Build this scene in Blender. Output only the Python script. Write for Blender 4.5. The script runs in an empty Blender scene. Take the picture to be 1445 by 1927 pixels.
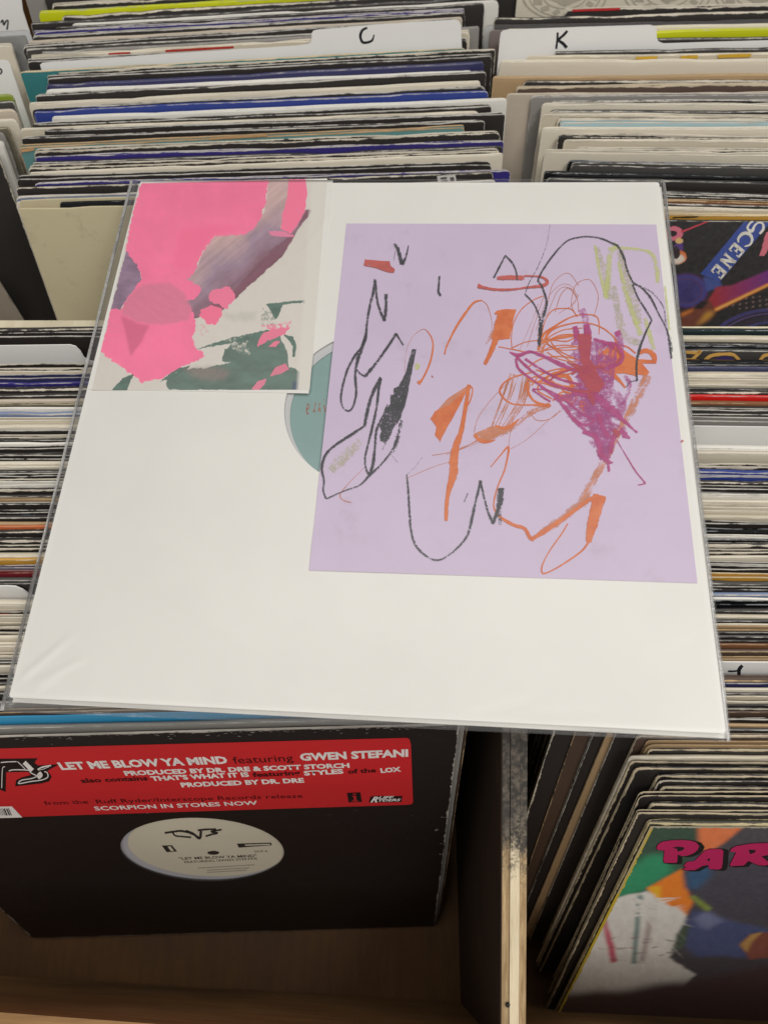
import bpy, bmesh, math, random
import numpy as np
from mathutils import Vector, Matrix

# ------------------------------------------------------------------ camera, light, exposure
SC = bpy.context.scene
COL = SC.collection
F, CX, CY = 1402.0, 722.5, 963.5           # focal length and centre in photograph pixels
HC = 0.675                                  # camera height over the lowest board of the bin
PITCH = math.radians(65.0)
SP, CP = math.sin(PITCH), math.cos(PITCH)
AX = Vector((0, CP, -SP)); UP = Vector((0, SP, CP)); RT = Vector((1, 0, 0))
CAM = Vector((0, 0, HC))

cam = bpy.data.cameras.new('camera')
cam.sensor_fit = 'VERTICAL'; cam.sensor_height = 24.0; cam.lens = F / 1927.0 * 24.0
cam.clip_start = 0.02; cam.clip_end = 60
cam.dof.use_dof = True; cam.dof.focus_distance = 0.40; cam.dof.aperture_fstop = 7.0
camo = bpy.data.objects.new('camera', cam); COL.objects.link(camo)
camo.matrix_world = Matrix(((1, 0, 0, 0), (0, UP.y, -AX.y, 0), (0, UP.z, -AX.z, HC), (0, 0, 0, 1)))
SC.camera = camo

world = bpy.data.worlds.new('World'); SC.world = world; world.use_nodes = True
wb = world.node_tree.nodes['Background']
wb.inputs[0].default_value = (1.0, 0.975, 0.94, 1); wb.inputs[1].default_value = 0.29

def area(name, loc, target, sx, sy, power, col):
    l = bpy.data.lights.new(name, 'AREA'); l.shape = 'RECTANGLE'; l.size = sx; l.size_y = sy
    l.energy = power; l.color = col
    o = bpy.data.objects.new(name, l); COL.objects.link(o); o.location = loc
    o.rotation_euler = (Vector(target) - Vector(loc)).to_track_quat('-Z', 'Y').to_euler()
    return o
# ceiling lights of the shop; the last is added for glare on the film
area('ceiling_light', (-0.75, -0.30, 2.35), (-0.1, 0.2, 0.3), 1.3, 0.30, 9.0, (1.0, 0.982, 0.95))
area('ceiling_light', (0.62, -0.12, 1.72), (0.15, 0.2, 0.3), 1.0, 0.25, 9.8, (1.0, 0.982, 0.95))
area('ceiling_light', (0.05, -1.00, 2.35), (0.0, 0.3, 0.3), 1.3, 0.30, 7.5, (1.0, 0.975, 0.94))
area('ceiling_light', (0.10, 0.72, 2.35), (0.1, 0.2, 0.3), 1.6, 0.35, 10.5, (1.0, 0.985, 0.955))

SC.view_settings.view_transform = 'Standard'
SC.view_settings.look = 'None'
SC.view_settings.exposure = 0.0
SC.view_settings.gamma = 1.0
SC.cycles.use_denoising = True
SC.cycles.max_bounces = 10
SC.cycles.transparent_max_bounces = 24
SC.cycles.caustics_reflective = False
SC.cycles.caustics_refractive = False

# ------------------------------------------------------------------ helpers
RND = random.Random(7)

def s2l(c):
    c = c / 255.0
    return c / 12.92 if c <= 0.04045 else ((c + 0.055) / 1.055) ** 2.4
def rgb(r, g, b, k=1.0):
    return (s2l(r) * k, s2l(g) * k, s2l(b) * k)

def direction(px, py):
    return AX + RT * ((px - CX) / F) - UP * ((py - CY) / F)
def unproj(px, py, h):
    """pixel of the photograph -> point on the horizontal plane h metres below the camera"""
    d = direction(px, py)
    return CAM + d * (-h / d.z)

class Plane:
    """flat face with local axes (origin, x, y); n points out of the face"""
    def __init__(s, o, ex, ey):
        s.o = Vector(o); s.ex = Vector(ex).normalized(); s.ey = Vector(ey).normalized()
        s.n = s.ex.cross(s.ey).normalized()
    def px(s, x, y):
        d = direction(x, y)
        t = (s.o - CAM).dot(s.n) / d.dot(s.n)
        p = CAM + d * t - s.o
        return (p.dot(s.ex), p.dot(s.ey))
    def to_px(s, u, v):
        p = s.o + s.ex * u + s.ey * v - CAM
        d = p.dot(AX)
        return (CX + F * p.dot(RT) / d, CY - F * p.dot(UP) / d)
    def matrix(s):
        m = Matrix.Identity(4)
        for i, a in enumerate((s.ex, s.ey, s.n)):
            for j in range(3): m[j][i] = a[j]
        for j in range(3): m[j][3] = s.o[j]
        return m

def mesh_obj(name, verts, faces, mat=None, parent=None, smooth=False, matrix=None):
    me = bpy.data.meshes.new(name)
    me.from_pydata([tuple(v) for v in verts], [], faces)
    me.update()
    if mat: me.materials.append(mat)
    if smooth:
        me.polygons.foreach_set('use_smooth', [True] * len(me.polygons))
    o = bpy.data.objects.new(name, me); COL.objects.link(o)
    if parent is not None: o.parent = parent
    if matrix is not None:
        if parent is None: o.matrix_world = matrix
        else: o.matrix_local = matrix
    return o
def empty(name, matrix):
    o = bpy.data.objects.new(name, None); COL.objects.link(o); o.matrix_world = matrix
    o.empty_display_size = 0.02
    return o
def tag(o, label, cat, group=None):
    o['label'] = label; o['category'] = cat
    if group: o['group'] = group
    return o
def box(name, lo, hi, mat, parent=None, matrix=None):
    x0, y0, z0 = lo; x1, y1, z1 = hi
    v = [(x0, y0, z0), (x1, y0, z0), (x1, y1, z0), (x0, y1, z0), (x0, y0, z1), (x1, y0, z1), (x1, y1, z1), (x0, y1, z1)]
    f = [(3, 2, 1, 0), (4, 5, 6, 7), (0, 1, 5, 4), (1, 2, 6, 5), (2, 3, 7, 6), (3, 0, 4, 7)]
    o = mesh_obj(name, v, f, mat, parent, matrix=matrix)
    bm = bmesh.new(); bm.from_mesh(o.data)
    w = min(x1 - x0, y1 - y0, z1 - z0) * 0.12
    bmesh.ops.bevel(bm, geom=bm.edges[:], offset=w, segments=2, affect='EDGES', profile=0.6)
    bm.to_mesh(o.data); bm.free()
    return o
def prism(name, pts, z0, z1, mat, parent=None, matrix=None):
    """outline (u,v) extruded along local z"""
    n = len(pts)
    v = [(p[0], p[1], z0) for p in pts] + [(p[0], p[1], z1) for p in pts]
    area2 = sum(pts[i][0] * pts[(i + 1) % n][1] - pts[(i + 1) % n][0] * pts[i][1] for i in range(n))
    if area2 < 0:
        v = v[:n][::-1] + v[n:][::-1]
    f = [tuple(range(n - 1, -1, -1)), tuple(range(n, 2 * n))]
    f += [(i, (i + 1) % n, n + (i + 1) % n, n + i) for i in range(n)]
    return mesh_obj(name, v, f, mat, parent, matrix=matrix)

# ---- node helper
class N:
    def __init__(s, name):
        s.m = bpy.data.materials.new(name); s.m.use_nodes = True
        s.t = s.m.node_tree; s.t.nodes.clear()
        s.out = s.t.nodes.new('ShaderNodeOutputMaterial')
    def new(s, ty, **kw):
        n = s.t.nodes.new(ty)
        for k, v in kw.items(): setattr(n, k, v)
        return n
    def link(s, a, b): s.t.links.new(a, b)
    def val(s, sock, v):
        if hasattr(v, 'type') and hasattr(v, 'node'): s.link(v, sock)
        else:
            if isinstance(v, tuple) and len(v) == 3 and sock.type == 'RGBA': v = v + (1,)
            sock.default_value = v
    def math(s, op, a, b=0.0, c=0.0, clamp=False):
        n = s.new('ShaderNodeMath', operation=op, use_clamp=clamp)
        s.val(n.inputs[0], a); s.val(n.inputs[1], b); s.val(n.inputs[2], c)
        return n.outputs[0]
    def mix(s, f, a, b, mode='MIX'):
        n = s.new('ShaderNodeMix', data_type='RGBA', blend_type=mode)
        s.val(n.inputs[0], f); s.val(n.inputs[6], a); s.val(n.inputs[7], b)
        return n.outputs[2]
    def ramp(s, v, lo, hi):
        n = s.new('ShaderNodeMapRange', interpolation_type='SMOOTHSTEP')
        s.val(n.inputs[0], v); n.inputs[1].default_value = lo; n.inputs[2].default_value = hi
        return n.outputs[0]
    def coords(s, scale=(1, 1, 1), kind='Object', rand=True):
        tc = s.new('ShaderNodeTexCoord')
        mp = s.new('ShaderNodeMapping'); mp.inputs[3].default_value = scale
        s.link(tc.outputs[kind], mp.inputs[0])
        if not rand: return mp.outputs[0]
        oi = s.new('ShaderNodeObjectInfo')
        cb = s.new('ShaderNodeVectorMath', operation='ADD')
        sc = s.math('MULTIPLY', oi.outputs['Random'], 37.0)
        s.link(mp.outputs[0], cb.inputs[0]); s.link(sc, cb.inputs[1])
        return cb.outputs[0]
    def noise(s, vec, scale, detail=4, rough=0.55):
        n = s.new('ShaderNodeTexNoise'); s.link(vec, n.inputs['Vector'])
        n.inputs['Scale'].default_value = scale; n.inputs['Detail'].default_value = detail
        n.inputs['Roughness'].default_value = rough
        return n.outputs[0]
    def attr(s, name):
        return s.new('ShaderNodeAttribute', attribute_name=name)
    def bsdf(s, col, rough=0.6, spec=0.4, bump=None, bstr=0.2, bdist=0.0005):
        n = s.new('ShaderNodeBsdfPrincipled')
        s.val(n.inputs['Base Color'], col); s.val(n.inputs['Roughness'], rough)
        n.inputs['Specular IOR Level'].default_value = spec
        if bump is not None:
            b = s.new('ShaderNodeBump'); b.inputs['Strength'].default_value = bstr
            b.inputs['Distance'].default_value = bdist
            s.link(bump, b.inputs['Height']); s.link(b.outputs[0], n.inputs['Normal'])
        return n.outputs[0]
    def done(s, sh):
        s.link(sh, s.out.inputs[0]); return s.m

MATS = {}
def jacket_mat(face, edge, wear, gloss=0.42, face2=None):
    """printed cardboard: worn cream board shows through along the edges"""
    key = ('j', face, edge, round(wear, 2), gloss, face2)
    if key in MATS: return MATS[key]
    g = N('cardboard')
    v = g.coords((0.22, 1, 1))
    e = g.attr('edge').outputs['Fac']
    n1 = g.noise(g.coords((0.45, 1, 1)), 240, 5, 0.65)
    n2 = g.noise(v, 34, 4, 0.6)
    s = g.math('ADD', e, g.math('MULTIPLY', g.math('SUBTRACT', n1, 0.5), 0.65 if wear < 0.7 else 1.2))
    s = g.math('ADD', s, g.math('MULTIPLY', g.math('SUBTRACT', n2, 0.5), 0.55 if wear < 0.7 else 1.3))
    th = 1.12 - 0.55 * wear
    m = g.ramp(s, th, th + 0.10)
    fleck = g.ramp(g.noise(v, 520, 3, 0.6), 0.735 - 0.03 * wear, 0.775)
    fleck = g.math('MULTIPLY', fleck, g.ramp(g.noise(v, 22, 2), 0.5, 0.68))
    m2 = g.math('MAXIMUM', m, g.math('MULTIPLY', fleck, 0.55))
    big = g.noise(v, 9, 5, 0.6)
    base = face
    if face2 is not None:                     # second print colour, in long patches
        base = g.mix(g.ramp(g.noise(g.coords((0.8, 0.01, 0.01)), 11, 1, 0.4), 0.53, 0.56), face, face2)
    dark = tuple(c * 0.72 for c in face)
    col = g.mix(g.math('MULTIPLY', g.ramp(big, 0.42, 0.7), 0.5), base, dark)
    grime = g.noise(v, 90, 5, 0.65)
    ecol = g.mix(g.ramp(grime, 0.4, 0.72), edge, tuple(c * 0.55 for c in edge))
    col = g.mix(m2, col, ecol)
    rough = g.math('ADD', gloss, g.math('MULTIPLY', m2, 0.85 - gloss))
    rough = g.math('ADD', rough, g.math('MULTIPLY', g.math('SUBTRACT', big, 0.5), 0.35))
    MATS[key] = g.done(g.bsdf(col, rough, 0.45, g.math('ADD', n1, m), 0.35, 0.0004))
    return MATS[key]

def paper_mat(col, var=0.08, rough=0.75, grain=260, name='paper', stain=None, spec=0.3):
    key = ('p', col, var, rough, grain, stain)
    if key in MATS: return MATS[key]
    g = N(name)
    v = g.coords((1, 1, 1))
    a = g.noise(v, 14, 5, 0.6); b = g.noise(v, grain, 3, 0.6)
    c = g.mix(g.ramp(a, 0.35, 0.75), col, tuple(x * (1 - var) for x in col))
    if stain:
        c = g.mix(g.math('MULTIPLY', g.ramp(g.noise(v, 42, 6, 0.7), 0.55, 0.72), 0.5), c, stain)
    MATS[key] = g.done(g.bsdf(c, rough, spec, b, 0.12, 0.0003))
    return MATS[key]

def ink_mat(col, rough=0.6, name='ink', spec=0.3):
    key = ('i', col, rough)
    if key in MATS: return MATS[key]
    g = N(name)
    v = g.coords()
    c = g.mix(g.ramp(g.noise(v, 180, 4), 0.4, 0.75), col, tuple(x * 0.85 + 0.006 for x in col))
    MATS[key] = g.done(g.bsdf(c, rough, spec))
    return MATS[key]

def stroke_mat(name, col, lo, streak=0.0, grain=900.0, tint=None, soft=0.09, alpha=1.0, edge=0.16):
    """crayon or felt pen: grain lets the paper show through; uv = (along in m, across 0..1)"""
    g = N(name)
    v = g.coords((1, 1, 1), rand=False)
    n = g.noise(v, grain, 2, 0.75)
    low = g.noise(v, 110, 3, 0.6)
    uv = g.new('ShaderNodeUVMap')
    mp = g.new('ShaderNodeMapping'); mp.inputs[3].default_value = (45, 9, 1)
    g.link(uv.outputs[0], mp.inputs[0])
    st = g.noise(mp.outputs[0], 1.0, 3, 0.6)
    f = g.math('ADD', g.math('MULTIPLY', n, 1 - streak), g.math('MULTIPLY', st, streak))
    f = g.math('ADD', f, g.math('MULTIPLY', g.math('SUBTRACT', low, 0.5), 0.45))
    sp = g.new('ShaderNodeSeparateXYZ'); g.link(uv.outputs[0], sp.inputs[0])
    side = g.math('MULTIPLY', g.math('ABSOLUTE', g.math('SUBTRACT', sp.outputs[1], 0.5)), 2.0)
    f = g.math('SUBTRACT', f, g.math('MULTIPLY', g.ramp(side, 0.45, 1.0), edge))
    m = g.math('MULTIPLY', g.ramp(f, lo - soft, lo + soft), alpha)
    c = g.mix(g.ramp(low, 0.35, 0.7), col, tint or tuple(x * 0.82 for x in col))
    b = g.bsdf(c, 0.7, 0.25)
    tr = g.new('ShaderNodeBsdfTransparent')
    mx = g.new('ShaderNodeMixShader')
    g.link(m, mx.inputs[0]); g.link(tr.outputs[0], mx.inputs[1]); g.link(b, mx.inputs[2])
    return g.done(mx.outputs[0])

def vcol_mat(name, rough=0.55, spec=0.4, grain=300):
    g = N(name)
    a = g.attr('print').outputs['Color']
    n = g.noise(g.coords(), grain, 3)
    c = g.mix(0.10, a, g.mix(n, (0.5, 0.5, 0.5), a, 'MIX'), 'MIX')
    return g.done(g.bsdf(c, rough, spec, n, 0.08, 0.0003))

def wood_mat(name, c1, c2, scale=(1, 1, 1), rough=0.65, dirt=None):
    g = N(name)
    v = g.coords(scale)
    gr = g.noise(v, 60, 6, 0.65); fine = g.noise(v, 420, 3, 0.6)
    big = g.noise(g.coords((1, 1, 1)), 7, 4)
    c = g.mix(g.ramp(gr, 0.3, 0.7), c1, c2)
    c = g.mix(g.math('MULTIPLY', g.ramp(big, 0.45, 0.7), 0.55), c, tuple(x * 0.45 for x in c1))
    if dirt:
        # grime rubbed into the upper part of the edge, flaking off lower down (local z along the edge)
        tc = g.new('ShaderNodeTexCoord'); sp = g.new('ShaderNodeSeparateXYZ'); g.link(tc.outputs['Object'], sp.inputs[0])
        k = g.math('ADD', sp.outputs[1], g.math('MULTIPLY', g.math('SUBTRACT', g.noise(g.coords(), 160, 5, 0.7), 0.5), 0.03))
        k = g.math('ADD', k, g.math('MULTIPLY', g.math('SUBTRACT', g.noise(g.coords(), 900, 3, 0.7), 0.5), 0.02))
        m = g.ramp(k, dirt - 0.006, dirt + 0.006)
        dc = g.mix(g.ramp(g.noise(g.coords(), 240, 6, 0.7), 0.42, 0.66), (0.045, 0.040, 0.034), (0.16, 0.13, 0.10))
        c = g.mix(m, c, dc)
    return g.done(g.bsdf(c, rough, 0.35, g.math('ADD', gr, fine), 0.4, 0.0006))

# ---- flat print on a plane: strokes, outlines, lettering (each on its own thin layer)
LAYER = 0.00006
def smooth_pts(pts, n=8):
    P = np.array(pts, float)
    if len(P) < 3: 
        return [tuple(P[0] + (P[1] - P[0]) * t) for t in np.linspace(0, 1, n)]
    Q = np.vstack([2 * P[0] - P[1], P, 2 * P[-1] - P[-2]])
    out = []
    for i in range(1, len(Q) - 2):
        p0, p1, p2, p3 = Q[i - 1], Q[i], Q[i + 1], Q[i + 2]
        for t in np.linspace(0, 1, n, endpoint=False):
            out.append(0.5 * ((2 * p1) + (-p0 + p2) * t + (2 * p0 - 5 * p1 + 4 * p2 - p3) * t * t + (-p0 + 3 * p1 - 3 * p2 + p3) * t ** 3))
    out.append(P[-1])
    return [tuple(p) for p in out]

class Print:
    """collects ribbons and outlines, traced in photograph pixels, on a plane"""
    def __init__(s, plane):
        s.p = plane; s.v = []; s.f = []; s.uv = []; s.z = 0.0; s.r = random.Random(3)
    def ribbon(s, pts, w, n=7, z=0.0, jitter=0.12, straight=False):
        if not hasattr(w, '__len__'): w = [w] * len(pts)
        P = np.array(pts, float); W = np.array(w, float)
        if len(W) != len(P): W = np.interp(np.linspace(0, 1, len(P)), np.linspace(0, 1, len(W)), W)
        PW = np.column_stack([P, W])
        S = np.array(PW if straight else smooth_pts(PW, n))
        base = len(s.v); L = 0.0
        rows = []
        for i in range(len(S)):
            a = S[max(i - 1, 0)][:2]; b = S[min(i + 1, len(S) - 1)][:2]
            t = b - a; t = t / (np.linalg.norm(t) + 1e-9)
            nrm = np.array([-t[1], t[0]])
            hw = max(0.3, S[i][2] * 0.5 * (1 + jitter * (s.r.random() * 2 - 1)))
            l = s.p.px(*(S[i][:2] + nrm * hw)); r = s.p.px(*(S[i][:2] - nrm * hw))
            c = s.p.px(*S[i][:2])
            if rows: L += math.hypot(c[0] - rows[-1][0], c[1] - rows[-1][1])
            rows.append(c)
            s.v += [(l[0], l[1], z), (r[0], r[1], z)]; s.uv += [(L, 0.0), (L, 1.0)]
        for i in range(len(S) - 1):
            k = base + 2 * i
            s.f.append((k, k + 1, k + 3, k + 2))
        return s
    def poly(s, pts, z=0.0, rough=0.0, sub=1):
        P = [np.array(p, float) for p in pts]
        if sub > 1:
            Q = []
            for i in range(len(P)):
                a, b = P[i], P[(i + 1) % len(P)]
                for k in range(sub):
                    q = a + (b - a) * k / sub
                    Q.append(q + np.array([s.r.gauss(0, rough), s.r.gauss(0, rough)]))
            P = Q
        base = len(s.v)
        for q in P:
            c = s.p.px(*q); s.v.append((c[0], c[1], z)); s.uv.append((c[0] * 0.7 + c[1] * 0.7, 0.5))
        s.f.append(tuple(range(base, base + len(P))))
        return s
    def build(s, name, mat, parent, z):
        o = mesh_obj(name, [(a, b, c + z) for a, b, c in s.v], s.f, mat, parent)
        uv = o.data.uv_layers.new(name='UVMap')
        idx = np.empty(len(o.data.loops), np.int32); o.data.loops.foreach_get('vertex_index', idx)
        uv.data.foreach_set('uv', np.array(s.uv, np.float32)[idx].ravel())
        return o

def zc(region, scale):
    return lambda pts: [(region[0] + x / scale, region[1] + y / scale) for x, y in pts]

def cap_height():
    cu = bpy.data.curves.new('lettering', 'FONT'); cu.body = 'H'; cu.size = 1.0
    t = bpy.data.objects.new('lettering', cu); COL.objects.link(t); bpy.context.view_layer.update()
    me = bpy.data.meshes.new_from_object(t.evaluated_get(bpy.context.evaluated_depsgraph_get()))
    h = max(v.co.y for v in me.vertices)
    bpy.data.objects.remove(t); bpy.data.curves.remove(cu); bpy.data.meshes.remove(me)
    return h
CAPH = cap_height() + 0.03
def lettering(text, plane, a, b, cap, mat, parent, z, bold=0.0, shear=0.0, name='lettering'):
    """line of text from pixel a to pixel b on its baseline, capitals cap pixels tall"""
    cu = bpy.data.curves.new('lettering', 'FONT'); cu.body = text; cu.size = 1.0; cu.offset = bold; cu.shear = shear
    cu.resolution_u = 2
    tmp = bpy.data.objects.new('lettering', cu); COL.objects.link(tmp)
    bpy.context.view_layer.update()
    me = bpy.data.meshes.new_from_object(tmp.evaluated_get(bpy.context.evaluated_depsgraph_get()))
    bpy.data.objects.remove(tmp); bpy.data.curves.remove(cu)
    co = np.empty(len(me.vertices) * 3, np.float32); me.vertices.foreach_get('co', co); co = co.reshape(-1, 3)
    x0, x1 = co[:, 0].min(), co[:, 0].max()
    A = np.array(plane.px(*a)); B = np.array(plane.px(*b))
    T = np.array(plane.px(a[0], a[1] - cap))
    d = (B - A); L = np.linalg.norm(d); d = d / L
    nrm = np.array([-d[1], d[0]]); hgt = abs((T - A) @ nrm)
    u = (co[:, 0] - x0) / (x1 - x0) * L; w = co[:, 1] / CAPH * hgt
    new = np.empty_like(co)
    new[:, 0] = A[0] + d[0] * u + nrm[0] * w; new[:, 1] = A[1] + d[1] * u + nrm[1] * w; new[:, 2] = z
    me.vertices.foreach_set('co', new.ravel()); me.update()
    me.materials.clear(); me.materials.append(mat)
    me.name = name
    o = bpy.data.objects.new(name, me); COL.objects.link(o); o.parent = parent
    return o

# ---- numpy painter for printed pictures (flat colour only)
class Lattice:
    def __init__(s, seed): s.g = np.random.RandomState(seed).rand(64, 64)
    def __call__(s, x, y):
        xi = np.floor(x).astype(int); yi = np.floor(y).astype(int)
        fx = x - xi; fy = y - yi; fx = fx * fx * (3 - 2 * fx); fy = fy * fy * (3 - 2 * fy)
        g = s.g; a = g[xi % 64, yi % 64]; b = g[(xi + 1) % 64, yi % 64]
        c = g[xi % 64, (yi + 1) % 64]; d = g[(xi + 1) % 64, (yi + 1) % 64]
        return (a * (1 - fx) + b * fx) * (1 - fy) + (c * (1 - fx) + d * fx) * fy
def fbm(x, y, seed, oct=4):
    L = Lattice(seed); r = 0; a = 0.5
    for i in range(oct):
        r = r + a * (L(x * 2 ** i, y * 2 ** i) - 0.5); a *= 0.55
    return r
def inside(pts, X, Y):
    r = np.zeros(X.shape, bool); n = len(pts)
    for i in range(n):
        x0, y0 = pts[i]; x1, y1 = pts[(i + 1) % n]
        if y0 == y1: continue
        c = ((y0 > Y) != (y1 > Y)) & (X < (x1 - x0) * (Y - y0) / (y1 - y0) + x0)
        r ^= c
    return r
def blur(m, k):
    if k < 1: return m
    for ax in (0, 1):
        for _ in range(2):
            p = np.pad(m, [(k, k) if i == ax else (0, 0) for i in range(m.ndim)], mode='edge')
            c = np.cumsum(p, axis=ax); c = np.insert(c, 0, 0, axis=ax)
            n = m.shape[ax]
            m = (np.take(c, range(2 * k + 1, 2 * k + 1 + n), axis=ax) - np.take(c, range(0, n), axis=ax)) / (2 * k + 1)
    return m
class Picture:
    def __init__(s, plane, corners, nx, ny, tf):
        """corners: local (u,v) of TL, TR, BR, BL; tf: pixel -> drawing coordinates"""
        a, b = np.meshgrid(np.linspace(0, 1, nx), np.linspace(0, 1, ny))
        TL, TR, BR, BL = [np.array(c) for c in corners]
        s.uv = ((1 - a) * (1 - b))[..., None] * TL + (a * (1 - b))[..., None] * TR + (a * b)[..., None] * BR + ((1 - a) * b)[..., None] * BL
        o = plane.o - CAM
        px = []
        P = [np.array(v) for v in (o, plane.ex, plane.ey)]
        W = P[0] + s.uv[..., 0:1] * P[1] + s.uv[..., 1:2] * P[2]
        d = W @ np.array(AX)
        x = CX + F * (W @ np.array(RT)) / d; y = CY - F * (W @ np.array(UP)) / d
        (ox, oy), sc = tf
        s.X = (x - ox) * sc; s.Y = (y - oy) * sc
        s.img = np.zeros((ny, nx, 3)); s.nx = nx; s.ny = ny
    def fill(s, c): s.img[:] = c
    def poly(s, pts, col, warp=0, wf=0.02, seed=1, soft=0, alpha=1.0, tex=None):
        X, Y = s.X, s.Y
        if warp:
            X = X + fbm(X * wf, Y * wf, seed) * warp; Y = Y + fbm(X * wf + 9, Y * wf + 5, seed + 1) * warp
        m = inside(pts, X, Y).astype(float)
        if soft: m = blur(m, soft)
        m = m * alpha
        if tex is not None: m = m * tex
        c = col if isinstance(col, np.ndarray) else np.array(col)
        s.img = s.img * (1 - m[..., None]) + c * m[..., None]
        return m
    def ell(s, cx, cy, rx, ry, col, **k):
        s.poly([(cx + rx * math.cos(t), cy + ry * math.sin(t)) for t in np.linspace(0, 2 * math.pi, 40, endpoint=False)], col, **k)
    def build(s, name, mat, parent, z, bend=None):
        ny, nx = s.ny, s.nx
        zz = np.full((ny, nx), z)
        if bend is not None: zz = zz + bend
        co = np.concatenate([s.uv, zz[..., None]], axis=2).reshape(-1, 3).astype(np.float32)
        me = bpy.data.meshes.new(name)
        i = np.arange(nx * ny).reshape(ny, nx)
        q = np.stack([i[1:, :-1], i[1:, 1:], i[:-1, 1:], i[:-1, :-1]], axis=-1).reshape(-1, 4)
        me.vertices.add(nx * ny); me.vertices.foreach_set('co', co.ravel())
        me.loops.add(q.size); me.loops.foreach_set('vertex_index', q.ravel().astype(np.int32))
        me.polygons.add(len(q)); me.polygons.foreach_set('loop_start', np.arange(0, q.size, 4, dtype=np.int32))
        me.update(calc_edges=True)
        at = me.color_attributes.new('print', 'FLOAT_COLOR', 'POINT')
        c4 = np.ones((nx * ny, 4), np.float32); c4[:, :3] = s.img.reshape(-1, 3)
        at.data.foreach_set('color', c4.ravel())
        me.materials.append(mat)
        o = bpy.data.objects.new(name, me); COL.objects.link(o); o.parent = parent
        return o

# ------------------------------------------------------------------ where the sleeve lies
exc, eyc, tc_ = np.array([.99582, .03029, -.07309]), np.array([.05973, -.91620, .39885]), np.array([-.16928, .08374, .33640])
def c2w(v): return RT * v[0] - UP * v[1] + AX * v[2]
s_ex = c2w(exc).normalized(); s_ey = c2w(eyc); s_ey = (s_ey - s_ex * s_ey.dot(s_ex)).normalized()
SLEEVE = Plane(CAM + c2w(tc_), s_ex, s_ey)
SW = 0.314
def sleeve_h(x, y):
    """depth below the camera of the sleeve's face above the point x, y"""
    n, o = SLEEVE.n, SLEEVE.o
    z = o.z - (n.x * (x - o.x) + n.y * (y - o.y)) / n.z
    return HC - z

# ------------------------------------------------------------------ colours of the jackets
CREAM_EDGE = rgb(216, 206, 188); GREY_EDGE = rgb(198, 193, 184); TAN_EDGE = rgb(196, 168, 130)
COLORS = {   # name: (face, edge, wear, gloss, name for labels)
    'black':  (rgb(47, 43, 41), GREY_EDGE, 0.46, 0.40, 'black'),
    'blackw': (rgb(48, 44, 42), CREAM_EDGE, 0.74, 0.45, 'scuffed black'),
    'blackx': (rgb(42, 38, 36), rgb(204, 188, 158), 0.86, 0.45, 'badly frayed black'),
    'gloss':  (rgb(22, 23, 25), rgb(140, 142, 145), 0.30, 0.15, 'glossy black'),
    'dgrey':  (rgb(72, 69, 66), GREY_EDGE, 0.45, 0.5, 'dark grey'),
    'grey':   (rgb(142, 138, 132), GREY_EDGE, 0.4, 0.6, 'grey'),
    'white':  (rgb(232, 228, 218), rgb(236, 230, 218), 0.35, 0.6, 'white'),
    'cream':  (rgb(220, 210, 190), rgb(230, 222, 204), 0.5, 0.65, 'cream'),
    'creamw': (rgb(206, 195, 172), rgb(228, 218, 198), 0.8, 0.7, 'tattered cream'),
    'beige':  (rgb(196, 182, 164), rgb(214, 200, 180), 0.5, 0.65, 'beige'),
    'tan':    (rgb(176, 146, 108), TAN_EDGE, 0.5, 0.6, 'tan'),
    'brown':  (rgb(128, 84, 54), TAN_EDGE, 0.4, 0.5, 'brown'),
    'dbrown': (rgb(84, 66, 54), TAN_EDGE, 0.45, 0.5, 'dark brown'),
    'yellow': (rgb(206, 210, 8), rgb(200, 200, 150), 0.3, 0.45, 'lemon yellow'),
    'blue':   (rgb(48, 66, 142), rgb(190, 186, 190), 0.5, 0.4, 'blue'),
    'indigo': (rgb(54, 46, 122), rgb(196, 190, 190), 0.42, 0.4, 'indigo'),
    'navy':   (rgb(50, 50, 92), rgb(180, 176, 176), 0.4, 0.4, 'navy blue'),
    'teal':   (rgb(52, 124, 126), rgb(212, 196, 164), 0.6, 0.5, 'teal'),
    'tealg':  (rgb(96, 142, 140), rgb(196, 164, 124), 0.65, 0.5, 'faded teal'),
    'steel':  (rgb(124, 138, 168), rgb(214, 206, 196), 0.55, 0.5, 'steel blue'),
    'lblue':  (rgb(168, 196, 202), rgb(214, 206, 190), 0.5, 0.5, 'pale blue'),
    'sky':    (rgb(60, 158, 204), rgb(150, 205, 226), 0.25, 0.3, 'sky blue'),
    'red':    (rgb(214, 34, 30), rgb(220, 190, 180), 0.35, 0.35, 'bright red'),
    'dred':   (rgb(128, 38, 44), rgb(170, 120, 110), 0.35, 0.4, 'dark red'),
    'orange': (rgb(204, 108, 62), rgb(214, 170, 130), 0.4, 0.5, 'orange'),
    'gold':   (rgb(204, 152, 60), rgb(226, 206, 166), 0.6, 0.5, 'golden'),
    'purple': (rgb(112, 104, 118), rgb(190, 180, 180), 0.4, 0.4, 'mauve'),
    'olive':  (rgb(104, 98, 82), rgb(180, 168, 140), 0.4, 0.5, 'olive grey'),
    'slate':  (rgb(70, 72, 102), rgb(170, 170, 180), 0.35, 0.25, 'slate blue'),
    'tealk':  (rgb(38, 50, 52), rgb(190, 190, 186), 0.3, 0.25, 'dark petrol'),
    'sepia':  (rgb(92, 74, 64), rgb(206, 190, 164), 0.7, 0.5, 'sepia'),
    'pink':   (rgb(206, 176, 168), rgb(220, 196, 186), 0.4, 0.5, 'dusty pink'),
    'lime':   (rgb(140, 160, 48), rgb(206, 200, 170), 0.5, 0.4, 'lime green'),
}
def cmat(key):
    f, e, w, g, _ = COLORS[key]
    k = 0.93
    return jacket_mat(tuple(c * k for c in f), tuple(c * k for c in e), w, g)

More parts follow.
